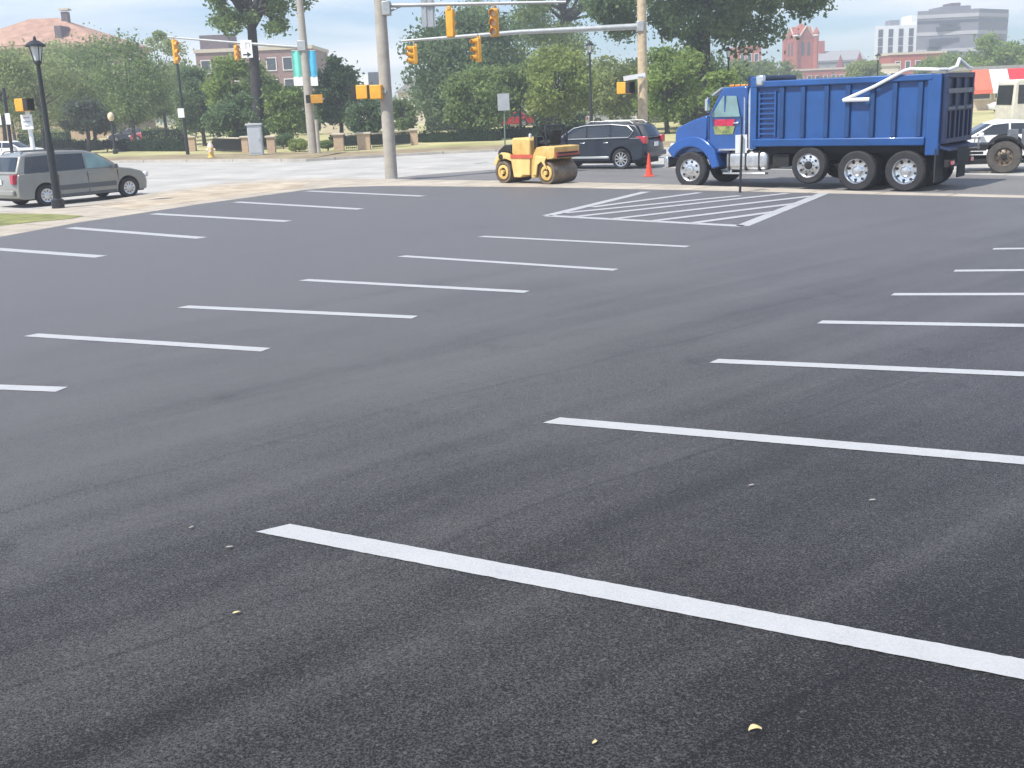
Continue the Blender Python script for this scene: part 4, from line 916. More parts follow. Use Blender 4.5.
# near concrete signal pole, with its arm leaving the frame of the street
P1 = gp(391.5, 178.4)
np_ = thing('signal_pole', 'thick pale concrete signal pole at the near street corner', 'pole', P1)
mb = MB(); mb.tube([(0, 0, 0), (0, 0, 6), (-0.02, 0, 12)], [0.235, 0.215, 0.185], 20); mb.build('pole', 'pole', np_, smooth=True)
Y1 = P1.y
a0 = at(388, 5.5, Y1); a1 = at(566, 2, Y1 - 1.0)
mb = MB(); mb.tube([a0 - P1, a1 - P1], [0.075, 0.05], 12); mb.tube([a0 - P1 + Vector((0, 0, -0.22)), (a0 - P1).lerp(a1 - P1, 0.09) + Vector((0, 0, 0))], 0.035, 8); mb.build('mast_arm', 'galv', np_, smooth=True)
mb = MB(); mb.box(a0 - P1 + Vector((-0.06, 0, -0.1)), (0.3, 0.5, 0.5)); mb.build('arm_clamp', 'galv', np_, bevel=0.03)
mb = MB(); b_ = at(380, 61, Y1) - P1; mb.box(b_, (0.16, 0.12, 0.12)); mb.build('push_button', 'under', np_)
sg = signal('yellow traffic signal seen from behind, left one on the near mast arm', at(449.5, 9, Y1 - 0.3), math.radians(75), 0.98)
sg = signal('yellow traffic signal with pale lenses towards us, right one on the near mast arm', at(494, 8.5, Y1 - 0.6), math.radians(-105), 0.96, lens='lenspale')
sb = thing('sign_board', 'grey upright sign board seen from behind on the near mast arm', 'sign', at(429, 27, Y1 - 0.2))
mb = MB(); mb.box((0, 0, 0.75), (0.50, 0.02, 1.5)); mb.build('panel', 'signback', sb)
mb = MB()
for xx in (-0.1, 0.14): mb.box((xx, -0.025, 0.75), (0.06, 0.03, 1.46))
pieces(mb, 'stiffener', 'galv', sb)
ped_signal('yellow pedestrian signal box on the near concrete pole, left of a pair', at(363.5, 92, Y1 - 0.1), math.radians(165), Y1, 0.45)
ped_signal('yellow pedestrian signal box against the near concrete pole, right of a pair', at(377, 92, Y1 - 0.2), math.radians(168), Y1, 0.45)

# wooden pole with the long tapering arm
P2 = Vector((at(643, 130, 50).x, 50, 0))
wp = thing('signal_pole', 'tall buff signal pole behind the navy SUV carrying a long tapering arm', 'pole', P2)
mb = MB(); mb.tube([(0, 0, 0), (0, 0, 5), (0, 0, 12)], [0.22, 0.2, 0.175], 18); mb.build('pole', 'wood', wp, smooth=True)
a0 = at(637, 26.5, 50) - P2; am = at(520, 32, 50.0) - P2; a1 = at(402, 41, 50.4) - P2
mb = MB(); mb.tube([a0, am, a1], [0.135, 0.1, 0.05], 12); mb.build('mast_arm', 'galv', wp, smooth=True)
mb = MB(); mb.box(a0 + Vector((0.12, 0, 0)), (0.3, 0.5, 0.45)); mb.build('arm_clamp', 'galv', wp, bevel=0.03)
signal('small traffic signal at the tip of the long arm, visors turned left', at(414, 46, 50.2), math.radians(205), 0.75)
signal('traffic signal with dark visors hanging midway on the long arm, below the near arm', at(477.5, 38, 50), math.radians(215), 1.0)
ped_signal('pedestrian signal with black face on the buff pole above the navy SUV', at(624, 88, 49.6), math.radians(-45), 50, 0.5)
ss = thing('street_sign', 'thin white street name sign on the buff pole above the pedestrian signal', 'sign', at(631, 77, 49.6))
mb = MB(); mb.box((0.15, 0, 0), (1.0, 0.02, 0.2), rz=0.2, ry=-0.12); mb.build('panel', 'signwhite', ss)
mb = MB(); mb.box((0.35, 0.05, -0.02), (0.5, 0.06, 0.06)); mb.build('bracket', 'galv', ss)

# far concrete pole with banners
P3 = gp(313.5, 153)
fp = thing('signal_pole', 'leaning concrete pole on the far corner carrying banners and an arm', 'pole', P3)
Y3 = P3.y; topv = at(299.5, 0, Y3) - P3; ext = topv * 1.12
mb = MB(); mb.tube([(0, 0, 0), topv * 0.5, ext], [0.30, 0.25, 0.19], 18); mb.build('pole', 'pole', fp, smooth=True)
mb = MB(); q0 = at(303, 47.5, Y3) - P3; q1 = at(167, 37, Y3) - P3; qm = at(240, 43, Y3) - P3
mb.tube([q0, qm, q1], [0.11, 0.08, 0.05], 10); mb.build('mast_arm', 'galv', fp, smooth=True)
mb = MB(); mb.box((0, 0, 0), (0.5, 0.6, 0.6)); mb.v = [tuple(Vector(v) + q0 + Vector((-0.05, 0, 0.1))) for v in mb.v]; mb.build('arm_clamp', 'galv', fp, bevel=0.03)
mb = MB(); e0 = at(319, 153, Y3 - 0.3) - P3; mb.tube([(e0.x, e0.y, 0), (e0.x, e0.y, 2.0)], 0.11, 10); mb.build('conduit', 'pole', fp)
signal('traffic signal at the left tip of the far corner arm', at(174, 40, Y3 - 0.1), math.radians(-40), 1.35, lens='lenspale', scale=1.0)
signal('traffic signal half hidden beside the white arrow sign on the far corner arm', at(236, 45, Y3), math.radians(-60), 0.9, lens='lenspale')
sn = thing('arrow_sign', 'white square sign with a black right arrow hanging on the far corner arm', 'sign', at(246.5, 49, Y3 - 0.3))
mb = MB(); mb.box((0, 0, 0), (0.68, 0.02, 1.02)); mb.build('panel', 'signwhite', sn)
mb = MB(); mb.plate([(-0.24, -0.014, -0.28), (0.02, -0.014, -0.28), (0.02, -0.014, -0.16), (0.26, -0.014, -0.32), (0.02, -0.014, -0.48), (0.02, -0.014, -0.36), (-0.24, -0.014, -0.36)], 0.006, (0, -1, 0)); mb.build('arrow', 'ink', sn)
mb = MB(); mb.box((-0.02, -0.015, 0.2), (0.05, 0.008, 0.36)); mb.tube([(-0.02, -0.014, 0.36), (0.2, -0.014, 0.36), (0.2, -0.014, 0.1)], 0.02, 4); mb.build('symbol', 'greyink', sn)
for px0, px1, m, lb in ((294.5, 303, 'teal', 'teal green banner with a white foot on the far corner pole'), (308.5, 318, 'azure', 'azure blue banner with a white foot on the far corner pole')):
    b = thing('banner', lb, 'banner', at((px0 + px1) / 2, 86, Y3 - 0.1), 0, 'street banners on the far pole')
    w = (px1 - px0) / ppm(Y3)
    vs = []; mb = MB(); n_ = 8
    for i in range(n_ + 1):
        x_ = -w / 2 + w * i / n_; y_ = 0.05 * math.sin(i * 0.9)
        vs += [(x_, y_, 0.55), (x_, y_, 2.05)]
    mb.add(vs, [(2 * i, 2 * i + 2, 2 * i + 3, 2 * i + 1) for i in range(n_)]); mb.v += [(x, y + 0.015, z) for x, y, z in vs]; o_ = len(vs)
    mb.f += [(o_ + 2 * i, o_ + 2 * i + 1, o_ + 2 * i + 3, o_ + 2 * i + 2) for i in range(n_)]; mb.build('cloth', m, b, smooth=True)
    mb = MB(); mb.box((0, 0, 0.28), (w, 0.02, 0.52)); mb.build('foot_panel', 'signwhite', b)
    mb = MB(); sx = 1 if m == 'teal' else -1
    for z_ in (0.02, 2.07): mb.tube([(-w / 2 if sx > 0 else w / 2, 0, z_), (sx * (w / 2 + 0.25), 0, z_)], 0.02, 6)
    pieces(mb, 'rod', 'galv', b)
ped_signal('pedestrian signal with black face on the far corner pole below the banners', at(316, 99, Y3 - 0.5), math.radians(200), Y3, 0.75)

# dark pole under the left signal
p = gat(183, 76, 0)
t = thing('lamp_post', 'thin dark post below the left signal with a small white sign on it', 'post', p)
mb = MB(); tv = at(177, 62, 76) - p; mb.tube([(0, 0, 0), tv], [0.12, 0.07], 10); mb.build('pole', 'black', t)
mb = MB(); q = at(181, 113, 75.7) - p; mb.box(q, (0.42, 0.02, 0.6)); mb.build('sign_panel', 'signwhite', t)
# signs and walk signal at far left
p = gat(28, 46, RZ)
t = thing('sign_post', 'pale post with a white lettered sign rising behind the minivan roof', 'sign', p)
mb = MB(); tv = at(25.5, 100, 46) - p; mb.tube([(0, 0, 0), tv], [0.09, 0.08], 10); mb.build('pole', 'signwhite', t)
q = at(27, 122, 45.8) - p; mb = MB(); mb.box(q, (0.46, 0.02, 0.58)); mb.build('panel', 'signwhite', t)
mb = MB()
for k, w in enumerate((0.26, 0.3, 0.2)): mb.box(q + Vector((0, -0.014, 0.17 - 0.16 * k)), (w, 0.006, 0.05))
pieces(mb, 'lettering', 'greyink', t)
ped_signal('pedestrian signal with black face on top of the white sign post at far left', at(22.5, 105, 45.7), math.radians(-20), 46, 0.42)
p = gat(5, 52, RZ)
t = thing('sign_post', 'black post with two narrow white signs at the left edge', 'sign', p)
mb = MB(); tv = at(3.5, 88, 52) - p; mb.tube([(0, 0, 0), tv], [0.08, 0.07], 10); mb.build('pole', 'black', t)
for dx in (-0.22, 0.2):
    mb = MB(); q = at(3.5, 119, 51.85) - p + Vector((dx, 0, 0)); mb.box(q, (0.22, 0.02, 0.5)); mb.build('panel', 'signwhite', t)
# sign post in front of the truck
p = gp(740, 192.6)
t = thing('sign_post', 'slim grey post with a small white sign in front of the truck fuel tank', 'sign', p)
mb = MB(); tv = at(742, 135, p.y) - p; mb.tube([(0, 0, 0), tv], [0.035, 0.03], 8); mb.build('post', 'black', t)
mb = MB(); q = at(741.3, 144, p.y + 0.03) - p; mb.box(q + Vector((0, 0.02, 0)), (0.31, 0.012, 0.48)); mb.build('panel', 'signwhite', t)
# grey sign back on a thin post near the small trees
p = gat(503.5, 69, 0)
t = thing('sign_post', 'thin green post with a grey sign seen from behind, left of the roller', 'sign', p)
mb = MB(); tv = at(504, 92, 69) - p; mb.tube([(0, 0, 0), tv], [0.045, 0.04], 8); mb.build('post', mat('green_post', (0.12, 0.2, 0.15), 0.6), t)
mb = MB(); q = at(503.5, 102, 68.9) - p; mb.box(q, (0.72, 0.02, 1.0)); mb.build('panel', 'signback', t)

# hydrant, cabinet, piers and railings
p = gp(211.5, 157.5)
t = thing('fire_hydrant', 'yellow and white fire hydrant on the far verge by the kerb', 'hydrant', p)
mb = MB(); mb.lathe([(0.22, 0), (0.22, 0.06), (0.16, 0.08), (0.16, 0.5), (0.19, 0.52), (0.19, 0.58), (0.17, 0.6)], (0, 0, 0), 'z', 16); mb.build('barrel', 'hydy', t, smooth=True)
mb = MB(); mb.lathe([(0.18, 0.6), (0.17, 0.72), (0.1, 0.86), (0.05, 0.88), (0.05, 0.95), (0, 0.96)], (0, 0, 0), 'z', 16); mb.build('bonnet', 'hydw', t, smooth=True)
mb = MB()
for dx in (1, -1): mb.cyl((dx * 0.14, 0, 0.46), (dx * 0.28, 0, 0.46), 0.08)
mb.cyl((0, -0.14, 0.42), (0, -0.3, 0.42), 0.1); pieces(mb, 'nozzle', 'hydw', t)
p = gp(257, 155)
t = thing('utility_cabinet', 'tall pale grey utility cabinet on the far corner between brick piers', 'cabinet', p, 0.12)
mb = MB(); mb.box((0, 0, 0.9), (0.85, 0.7, 1.8)); mb.build('body', 'cabinet', t, bevel=0.03)
mb = MB(); mb.box((-0.02, 0, 1.86), (1.0, 0.82, 0.12)); mb.build('lid', 'cabinet', t, bevel=0.02)
mb = MB(); mb.box((0, -0.36, 0.9), (0.7, 0.02, 1.5)); mb.build('door', 'cabinet', t); mb = MB(); mb.box((0.26, -0.38, 0.95), (0.05, 0.04, 0.16)); mb.build('handle', 'galv', t)
piers = [(246, 152.6, 0.42, 'brick pier with a stone cap just left of the grey cabinet'), (272, 152.6, 0.5, 'brick pier with a stone cap just right of the grey cabinet'), (339.5, 150.5, 0.62, 'brick pier with a stone cap right of the leaning far pole'), (364.5, 149.5, 0.8, 'wide brick pier with a stone cap left of the near concrete pole'), (414.5, 145, 0.5, 'brick pier with a stone cap right of the near concrete pole'), (193, 151, 0.5, 'pale brick pier at the hedge end left of the hydrant')]
pw = {}
for px, py, w, lb in piers:
    p = gp(px, py); t = thing('brick_pier', lb, 'brick pier', p, 0.05, 'brick piers along the far verge'); pw[px] = p
    mb = MB(); mb.box((0, 0, 0.48), (w, w, 0.96)); mb.build('shaft', 'brickpier', t)
    mb = MB(); mb.box((0, 0, 1.02), (w + 0.16, w + 0.16, 0.12)); mb.build('cap', 'stone', t, bevel=0.02)
def railing(a, b, label):
    a = Vector(a); b = Vector(b); d = b - a; L_ = d.length; t = thing('railing', label, 'railing', a, math.atan2(d.y, d.x), 'iron railings between the brick piers')
    mb = MB(); mb.box((L_ / 2, 0, 0.14), (L_, 0.05, 0.05)); mb.box((L_ / 2, 0, 0.86), (L_, 0.05, 0.05)); pieces(mb, 'rail', 'black', t)
    mb = MB()
    for k in range(int(L_ / 0.13) + 1): mb.box((0.06 + k * 0.13, 0, 0.5), (0.025, 0.025, 0.9))
    mb.build('baluster', 'black', t)
    mb = MB(); mb.box((L_ / 2, 0, 0.96), (L_, 0.2, 0.07)); mb.build('coping', 'stone', t)
railing(pw[339.5] + Vector((0.4, 0, 0)), pw[364.5] - Vector((0.5, 0, 0)), 'black iron railing between the two brick piers left of the near pole')
railing(pw[364.5] + Vector((0.5, 0, 0)), pw[414.5] - Vector((0.3, 0, 0)), 'black iron railing passing behind the near concrete pole')
railing(gp(214, 151.5), pw[246] - Vector((0.3, 0, 0)), 'dark iron railing between the hydrant and the grey cabinet')
# cream garden terrace with posts beyond the railing
p = gat(341, 100, 0)
t = thing('garden_terrace', 'low cream terrace wall with pale posts beyond the brick piers', 'terrace', p)
mb = MB(); mb.box((0, 0, 0.9), (3.6, 0.6, 0.9)); mb.build('wall', 'cream', t, bevel=0.03)
mb = MB()
for xx in (-1.5, -0.9, 1.0, 1.4, 1.7): mb.box((xx, 0, 1.75), (0.14, 0.2, 0.85))
pieces(mb, 'post', 'white', t)

# ------------------------------------------------------------------ vegetation
def leaf_mesh(centers, size, name, m, parent=None, flat=0.0):
    n = len(centers); u = RNG.normal(size=(n, 3)); u /= np.linalg.norm(u, axis=1, keepdims=True)
    w = RNG.normal(size=(n, 3)); w[:, 2] *= 1.0 - flat
    v = np.cross(u, w); v /= np.linalg.norm(v, axis=1, keepdims=True) + 1e-9
    s = size * RNG.uniform(0.55, 1.3, (n, 1)); c = np.asarray(centers)
    bend = np.cross(u, v) * s * 0.18
    P = np.stack([c - u * s, c - v * s * 0.55 + bend, c + u * s, c + v * s * 0.55 + bend], 1).reshape(-1, 3)
    me = bpy.data.meshes.new(name); me.vertices.add(4 * n); me.vertices.foreach_set('co', P.astype(np.float32).ravel())
    me.loops.add(4 * n); me.loops.foreach_set('vertex_index', np.arange(4 * n, dtype=np.int32))
    me.polygons.add(n); me.polygons.foreach_set('loop_start', np.arange(0, 4 * n, 4, dtype=np.int32)); me.polygons.foreach_set('loop_total', np.full(n, 4, dtype=np.int32))
    me.update(calc_edges=True); me.materials.append(M[m] if isinstance(m, str) else m)
    o = bpy.data.objects.new(name, me); COL.objects.link(o)
    if parent: o.parent = parent
    return o

def clump_points(n, c, r, squash=0.75):
    d = RNG.normal(size=(n, 3)); d /= np.linalg.norm(d, axis=1, keepdims=True)
    rad = RNG.uniform(0, 1, (n, 1)) ** 0.45
    return np.asarray(c) + d * rad * r * np.array([1, 1, squash])

def tree(label, base, crown_c, rx, rz_, leaf, n_leaf=5000, size=0.15, n_clump=30, trunk_r=0.16, bark='bark', group='street trees beyond the road', clump_k=0.46, limbs=9, ry=None, name='tree', shape='round', fork_k=0.55):
    """base: world ground point; crown_c: world crown centre; rx half width, rz_ half height"""
    base = Vector(base); t = thing(name, label, 'tree', base, 0, group); cc = Vector(crown_c) - base; ry = ry or rx
    centers = []
    for k in range(n_clump):
        for _ in range(20):
            d = RNG.uniform(-1, 1, 3)
            if np.linalg.norm(d) < 1: break
        L_ = np.linalg.norm(d); d = d / (L_ + 1e-6) * (L_ ** 0.55)
        if shape == 'open' and d[2] < 0.1 and math.hypot(d[0], d[1]) < 0.6: d[:2] *= 0.75 / (math.hypot(d[0], d[1]) + 1e-6)
        kx = 1.0
        if shape == 'cone': kx = max(0.25, 1.0 - 0.62 * (d[2] + 1) / 2 * 1.1)
        if shape == 'vase': kx = 0.65 + 0.35 * (d[2] + 1) / 2
        centers.append(np.array([cc.x + d[0] * rx * 0.9 * kx, cc.y + d[1] * ry * 0.9 * kx, cc.z + d[2] * rz_ * 0.92]))
    wts = RNG.uniform(0.5, 1.5, n_clump); wts /= wts.sum()
    pts = []; rr = min(rx, rz_)
    for c_, w in zip(centers, wts):
        r_ = clump_k * rr * RNG.uniform(0.65, 1.2); nn = max(8, int(1.15 * n_leaf * w))
        pts.append(clump_points(nn, c_, r_))
        pts.append(clump_points(max(3, nn // 7), c_, r_ * 1.6))
    pts = np.concatenate(pts); pts[:, 2] = np.maximum(pts[:, 2], 0.25)
    leaf_mesh(pts, size, 'crown', leaf, t, 0.2)
    mb = MB(); zc = cc.z - rz_ * fork_k
    bend = Vector((RNG.normal(0, 0.12), RNG.normal(0, 0.1), 0))
    fork = Vector((cc.x * 0.8, cc.y * 0.8, max(0.5, zc))) + bend
    mb.tube([(0, 0, -0.05), (0, 0, 0.12), fork * 0.5 + bend * 0.3, fork], [trunk_r * 1.5, trunk_r * 1.12, trunk_r * 0.95, trunk_r * 0.8], 12)
    mb.tube([fork, fork.lerp(cc, 0.6) + bend, Vector((cc.x, cc.y, cc.z + rz_ * 0.5))], [trunk_r * 0.8, trunk_r * 0.5, trunk_r * 0.12], 8)
    for k in range(min(limbs, n_clump)):
        c_ = Vector(centers[k]); s_ = fork.lerp(Vector((cc.x, cc.y, cc.z)), RNG.uniform(0, 0.5)); mid = s_.lerp(c_, 0.5) + Vector((0, 0, 0.1 * rz_ * RNG.uniform(-0.3, 1)))
        mb.tube([s_, mid, c_], [trunk_r * 0.5, trunk_r * 0.3, trunk_r * 0.08], 6)
    mb.build('trunk', bark, t, smooth=True)
    return t

def tpx(label, px, ytop, ybot, wpx, Y, leaf, base_px=None, **k):
    """place a tree from its measured column, crown top and bottom, and width, at depth Y"""
    c_ = at(px, (ytop + ybot) / 2, Y); top = at(px, ytop, Y); bot = at(px, ybot, Y)
    b = gat(base_px if base_px is not None else px, Y, 0)
    if base_px is None: b = Vector((c_.x, Y, 0))
    return tree(label, b, c_, wpx / 2 * Y / F, (top.z - bot.z) / 2, leaf, **k)

tpx('pale green tree cut by the left edge, behind the sign post', -4, 42, 128, 62, 92, 'leaf_pale')
tpx('broad pale green tree behind the black lantern lamp', 36, 46, 132, 84, 97, 'leaf_pale', n_leaf=6000)
tpx('small plum dark tree on the lawn right of the lamp post', 84, 100, 134, 56, 88, 'leaf_plum', n_leaf=3500)
tpx('mid green tree below the tiled roof corner', 88, 40, 126, 74, 104, 'leaf_mid', n_leaf=6000)
tpx('mid green tree left of the thin dark post', 128, 38, 128, 74, 98, 'leaf_mid', n_leaf=6500)
tpx('tall loose tree with open top beside the tip of the far arm', 160, 26, 122, 58, 112, 'leaf_pale', n_leaf=5000, clump_k=0.34)
tpx('bluish green tree right of the thin dark post', 200, 66, 134, 52, 94, 'leaf_dark', n_leaf=5000)
tpx('bright green tree under the arrow sign', 232, 56, 134, 46, 86, 'leaf_bright', n_leaf=5000)
tpx('low dark tree behind the grey utility cabinet', 238, 96, 144, 56, 80, 'leaf_dark', n_leaf=4500)
tpx('yellow green tree under the teal banner', 285, 84, 136, 44, 84, 'leaf_bright', n_leaf=4500)
tpx('dark tree behind the big trunk, left of the banners', 262, 62, 136, 42, 92, 'leaf_mid', n_leaf=4500)
tpx('upright dark green tree right of the blue banner', 338, 50, 128, 52, 88, 'leaf_dark', n_leaf=7000, shape='cone')
tpx('small round dark tree left of the near concrete pole', 368, 98, 134, 40, 82, 'leaf_dark', n_leaf=3500)
tpx('small green tree right of the near concrete pole', 402, 96, 134, 26, 96, 'leaf_mid', n_leaf=2500)
tpx('large dense dark green tree behind the hanging signals', 470, 12, 122, 112, 104, 'leaf_dark', n_leaf=22000, n_clump=56, trunk_r=0.3, size=0.2)
tpx('young grey green tree on the verge left of the grey sign', 478, 66, 132, 58, 80, 'leaf_mid', base_px=487, n_leaf=5000, trunk_r=0.1)
tpx('young green tree behind the grey sign', 520, 62, 124, 50, 84, 'leaf_mid', n_leaf=4500, trunk_r=0.1)
tpx('yellow green young tree behind the roller', 560, 48, 118, 66, 80, 'leaf_yellow', n_leaf=6500, trunk_r=0.12)
tpx('tall light green tree whose top leaves the frame between the two poles', 562, -90, 62, 200, 118, 'leaf_mid', n_leaf=30000, n_clump=95, trunk_r=0.36, clump_k=0.24, limbs=22, bark='barkdark')
tpx('pale tree left of the buff signal pole', 612, 58, 124, 58, 90, 'leaf_pale', n_leaf=5000)
tpx('bright green tree right of the buff signal pole', 667, 46, 124, 62, 78, 'leaf_bright', n_leaf=6500)
tpx('grey green tree between the buff pole and the truck cab', 703, 58, 122, 52, 92, 'leaf_mid', n_leaf=5000)
tpx('small bright green tree right behind the truck cab', 722, 70, 118, 36, 74, 'leaf_bright', n_leaf=3500)
for px, yt, yb, w_, Y_, lf, lb in (
    (8, 52, 130, 60, 128, 'leaf_mid', 'green tree against the tan hall at the far left edge'),
    (62, 36, 128, 66, 126, 'leaf_pale', 'tall pale tree rising past the eaves of the tiled hall'),
    (110, 60, 130, 60, 130, 'leaf_mid', 'green tree filling the gap under the right end of the tiled roof'),
    (178, 62, 128, 60, 132, 'leaf_pale', 'pale tree behind the left signal and its thin post'),
    (216, 82, 132, 46, 118, 'leaf_mid', 'low green tree in front of the dark brick block'),
    (310, 92, 132, 44, 120, 'leaf_mid', 'low green tree behind the leaning far pole'),
    (442, 70, 128, 56, 122, 'leaf_dark', 'dark green tree under the left tip of the long arm'),
    (505, 40, 124, 66, 125, 'leaf_mid', 'tall green tree filling the gap left of the yellow green one'),
    (588, 66, 124, 56, 116, 'leaf_mid', 'green tree around the black lamp post left of the buff pole'),
    (640, 60, 124, 60, 112, 'leaf_mid', 'green tree directly behind the buff signal pole'),
    (690, 48, 122, 70, 118, 'leaf_dark', 'dark tree under the huge canopy beside its trunk'),
    (738, 66, 118, 44, 120, 'leaf_mid', 'green tree behind the exhaust stack of the truck')):
    tpx(lb, px, yt, yb, w_, Y_, lf, n_leaf=4200, size=0.2)
# the two big old trees
tpx('big old tree with forked dark trunk and crown leaving the top of the frame', 249, -95, 52, 112, 84, 'leaf_mid', base_px=257, n_leaf=11000, n_clump=52, trunk_r=0.42, bark='barkdark', clump_k=0.2, limbs=26, size=0.16, fork_k=0.72, shape='open')
b_ = Vector((at(705, 100, 84).x, 84, 0))
tree('huge spreading dark tree whose canopy overhangs the blue truck', b_, at(708, -38, 84), 128 * 84 / F, 84 * 84 / F, 'leaf_dark', n_leaf=48000, n_clump=105, trunk_r=0.5, bark='barkdark', clump_k=0.24, limbs=26, size=0.19)
# trees further off on the right
tpx('hazy round tree above the truck exhaust', 752, 56, 90, 50, 190, 'leaf_mid', n_leaf=2500, size=0.3)
tpx('low far tree left of the red brick tower', 780, 62, 92, 40, 210, 'leaf_mid', n_leaf=2500, size=0.3)
tpx('pale green far tree above the middle of the truck bed', 866, 62, 92, 44, 200, 'leaf_yellow', n_leaf=3500, size=0.3)
tpx('green tree in front of the grey office building', 945, 56, 92, 64, 185, 'leaf_bright', n_leaf=4500, size=0.3)
tpx('tall green tree right of the grey office building', 992, 38, 92, 70, 175, 'leaf_bright', n_leaf=6000, size=0.3)
tpx('broad green tree at the right edge above the awnings', 1030, 46, 90, 50, 182, 'leaf_bright', n_leaf=4000, size=0.3)

def hedge(label, a, b, h, w, m='leaf_hedge', dens=300, size=0.09, name='hedge', cat='hedge', group='clipped hedges on the lawn'):
    a = Vector(a); b = Vector(b); d = b - a; L_ = d.length
    t = thing(name, label, cat, a, math.atan2(d.y, d.x), group); n = int(dens * L_)
    P = np.stack([RNG.uniform(0, L_, n), RNG.uniform(-w / 2, w / 2, n), RNG.uniform(0.05, h, n) * (1 + 0.06 * np.sin(RNG.uniform(0, 6, n)))], 1)
    P[:, 2] *= 1 + 0.08 * np.sin(P[:, 0] * 2.1) + 0.05 * np.sin(P[:, 0] * 5.3)
    leaf_mesh(P, size, 'leaves', m, t)
    mb = MB(); mb.box((L_ / 2, 0, h * 0.42), (L_ - 0.1, w * 0.7, h * 0.78)); mb.build('core', 'leaf_hedge', t)
    return t
hedge('long clipped dark hedge behind the minivan roof', gp(26, 150), gp(101, 150), 0.85, 1.0)
hedge('clipped dark hedge between the round shrubs and the hydrant', gp(122, 151), gp(190, 151), 0.85, 1.0)
hedge('clipped dark hedge right of the near concrete pole', gp(420, 142.5), gp(500, 140.5), 0.75, 0.9)
hedge('clipped hedge running behind the roller', gp(503, 138), gp(600, 136), 0.8, 0.9)
hedge('dark hedge between the hydrant and the grey cabinet', gp(216, 150.6), gp(242, 150.6), 0.85, 0.9)
hedge('clipped hedge behind the piers and the near pole', gp(330, 146.5), gp(412, 143), 0.75, 0.8)
for px, Y_, w_, h_, lb in ((40, 120, 5, 1.6, 'low bush mass on the lawn behind the black lantern lamp'), (160, 112, 4, 1.5, 'low bush on the lawn left of the thin dark post'), (450, 112, 5, 1.6, 'low bush on the lawn under the large dark tree'), (560, 104, 5, 1.5, 'low bush on the lawn behind the roller'), (700, 96, 4, 1.6, 'low bush behind the nose of the truck')):
    hedge(lb, gat(px - w_ * 5, Y_, 0), gat(px + w_ * 5, Y_, 0), h_, 1.6, 'leaf_mid', 260, 0.13, 'bush', 'bush', 'low bushes on the far lawn')
def shrub(label, px, py, w, h, m, n=1400, size=0.08, group='round shrubs by the far kerb'):
    p = gp(px, py); t = thing('shrub', label, 'shrub', p, 0, group)
    P = []
    for k in range(7):
        c_ = (RNG.uniform(-0.3, 0.3) * w, RNG.uniform(-0.3, 0.3) * w, h * RNG.uniform(0.35, 0.65)); P.append(clump_points(n // 7, c_, min(w * 0.36, h * 0.45)))
    P = np.concatenate(P); P[:, 2] = np.maximum(P[:, 2], 0.03); leaf_mesh(P, size, 'leaves', m, t)
    mb = MB()
    for k in range(4): mb.tube([(0, 0, 0), (RNG.uniform(-0.3, 0.3) * w, RNG.uniform(-0.2, 0.2) * w, h * 0.6)], [0.03, 0.01], 5)
    mb.build('stem', 'bark', t)
shrub('blackish round shrub left of a pair by the hedge gap', 107.5, 152, 0.95, 1.2, 'leaf_navy')
shrub('blackish round shrub right of a pair by the hedge gap', 118, 152, 0.95, 1.15, 'leaf_navy')
shrub('low wide green shrub left of the leaning far pole', 296, 151.5, 1.9, 0.85, 'leaf_yellow', 2600)
shrub('small green shrub right of the leaning far pole', 328, 151, 0.9, 0.75, 'leaf_mid')
shrub('dark green shrub between the grey cabinet and the low mound', 284, 149, 1.1, 1.3, 'leaf_dark', 2000)
# far woods closing the horizon
pts = []
for k in range(520):
    x_ = RNG.uniform(-420, 190); y_ = RNG.uniform(300, 380); h_ = RNG.uniform(3, 9) * (1.0 if x_ < 100 else 0.7)
    pts.append(clump_points(45, (x_, y_, h_ * 0.55), h_ * 0.55, 0.9))
wd = leaf_mesh(np.concatenate(pts), 0.9, 'distant_woods', 'leaf_mid'); wd["kind"] = "stuff"; wd["label"] = "far tree line closing the horizon"; wd["category"] = "woods"
# grass blades on the strip and along the far verge
# fallen leaves on the asphalt
def fallen(label, px, py, s, m, rz, curl=0.5):
    p = gp(px, py, 0.01); mb = MB(); n_ = 8; vs = []
    for i in range(n_ + 1):
        f = i / n_; x_ = (f - 0.5) * 2 * s; w = s * 0.42 * math.sin(math.pi * min(1, max(0.03, f))) + 0.002; z = 0.012 + curl * s * (1 - (2 * f - 1) ** 2) * 0.5; yb = s * 0.35 * (2 * f - 1) ** 2
        vs += [(x_, yb - w, z), (x_, yb, z + 0.004), (x_, yb + w, z - 0.004)]
    fs = [q for i in range(n_) for q in ((3 * i, 3 * i + 1, 3 * i + 4, 3 * i + 3), (3 * i + 1, 3 * i + 2, 3 * i + 5, 3 * i + 4))]
    mb.add(vs, fs); o = mb.build('fallen_leaf', m, smooth=True); o.location = (p.x, p.y, 0.004); o.rotation_euler = (0, 0, rz); tag(o, label, 'leaf', 'fallen leaves on the asphalt')
fallen('curled yellow leaf on the asphalt at the bottom right', 754, 729, 0.03, 'dryleaf', 3.3, 0.7)
fallen('pale scrap of leaf left of the nearest stall line end', 230, 548, 0.024, 'paleleaf', 0.2)
fallen('tiny white leaf scrap farther left, above the pale one', 192, 528, 0.02, 'paleleaf', 0.9)
fallen('brownish leaf on the dark tyre streak at lower left', 237, 614, 0.022, 'dryleaf', 0.4, 0.8)
fallen('pale leaf between the two nearest stall lines at right', 873, 501, 0.024, 'paleleaf', 0.1)
fallen('small pale leaf right of centre below the second stall line', 752, 486, 0.024, 'paleleaf', 0.4)
fallen('tiny leaf at the very bottom, left of the curled yellow one', 595, 743, 0.018, 'dryleaf', 1.1)

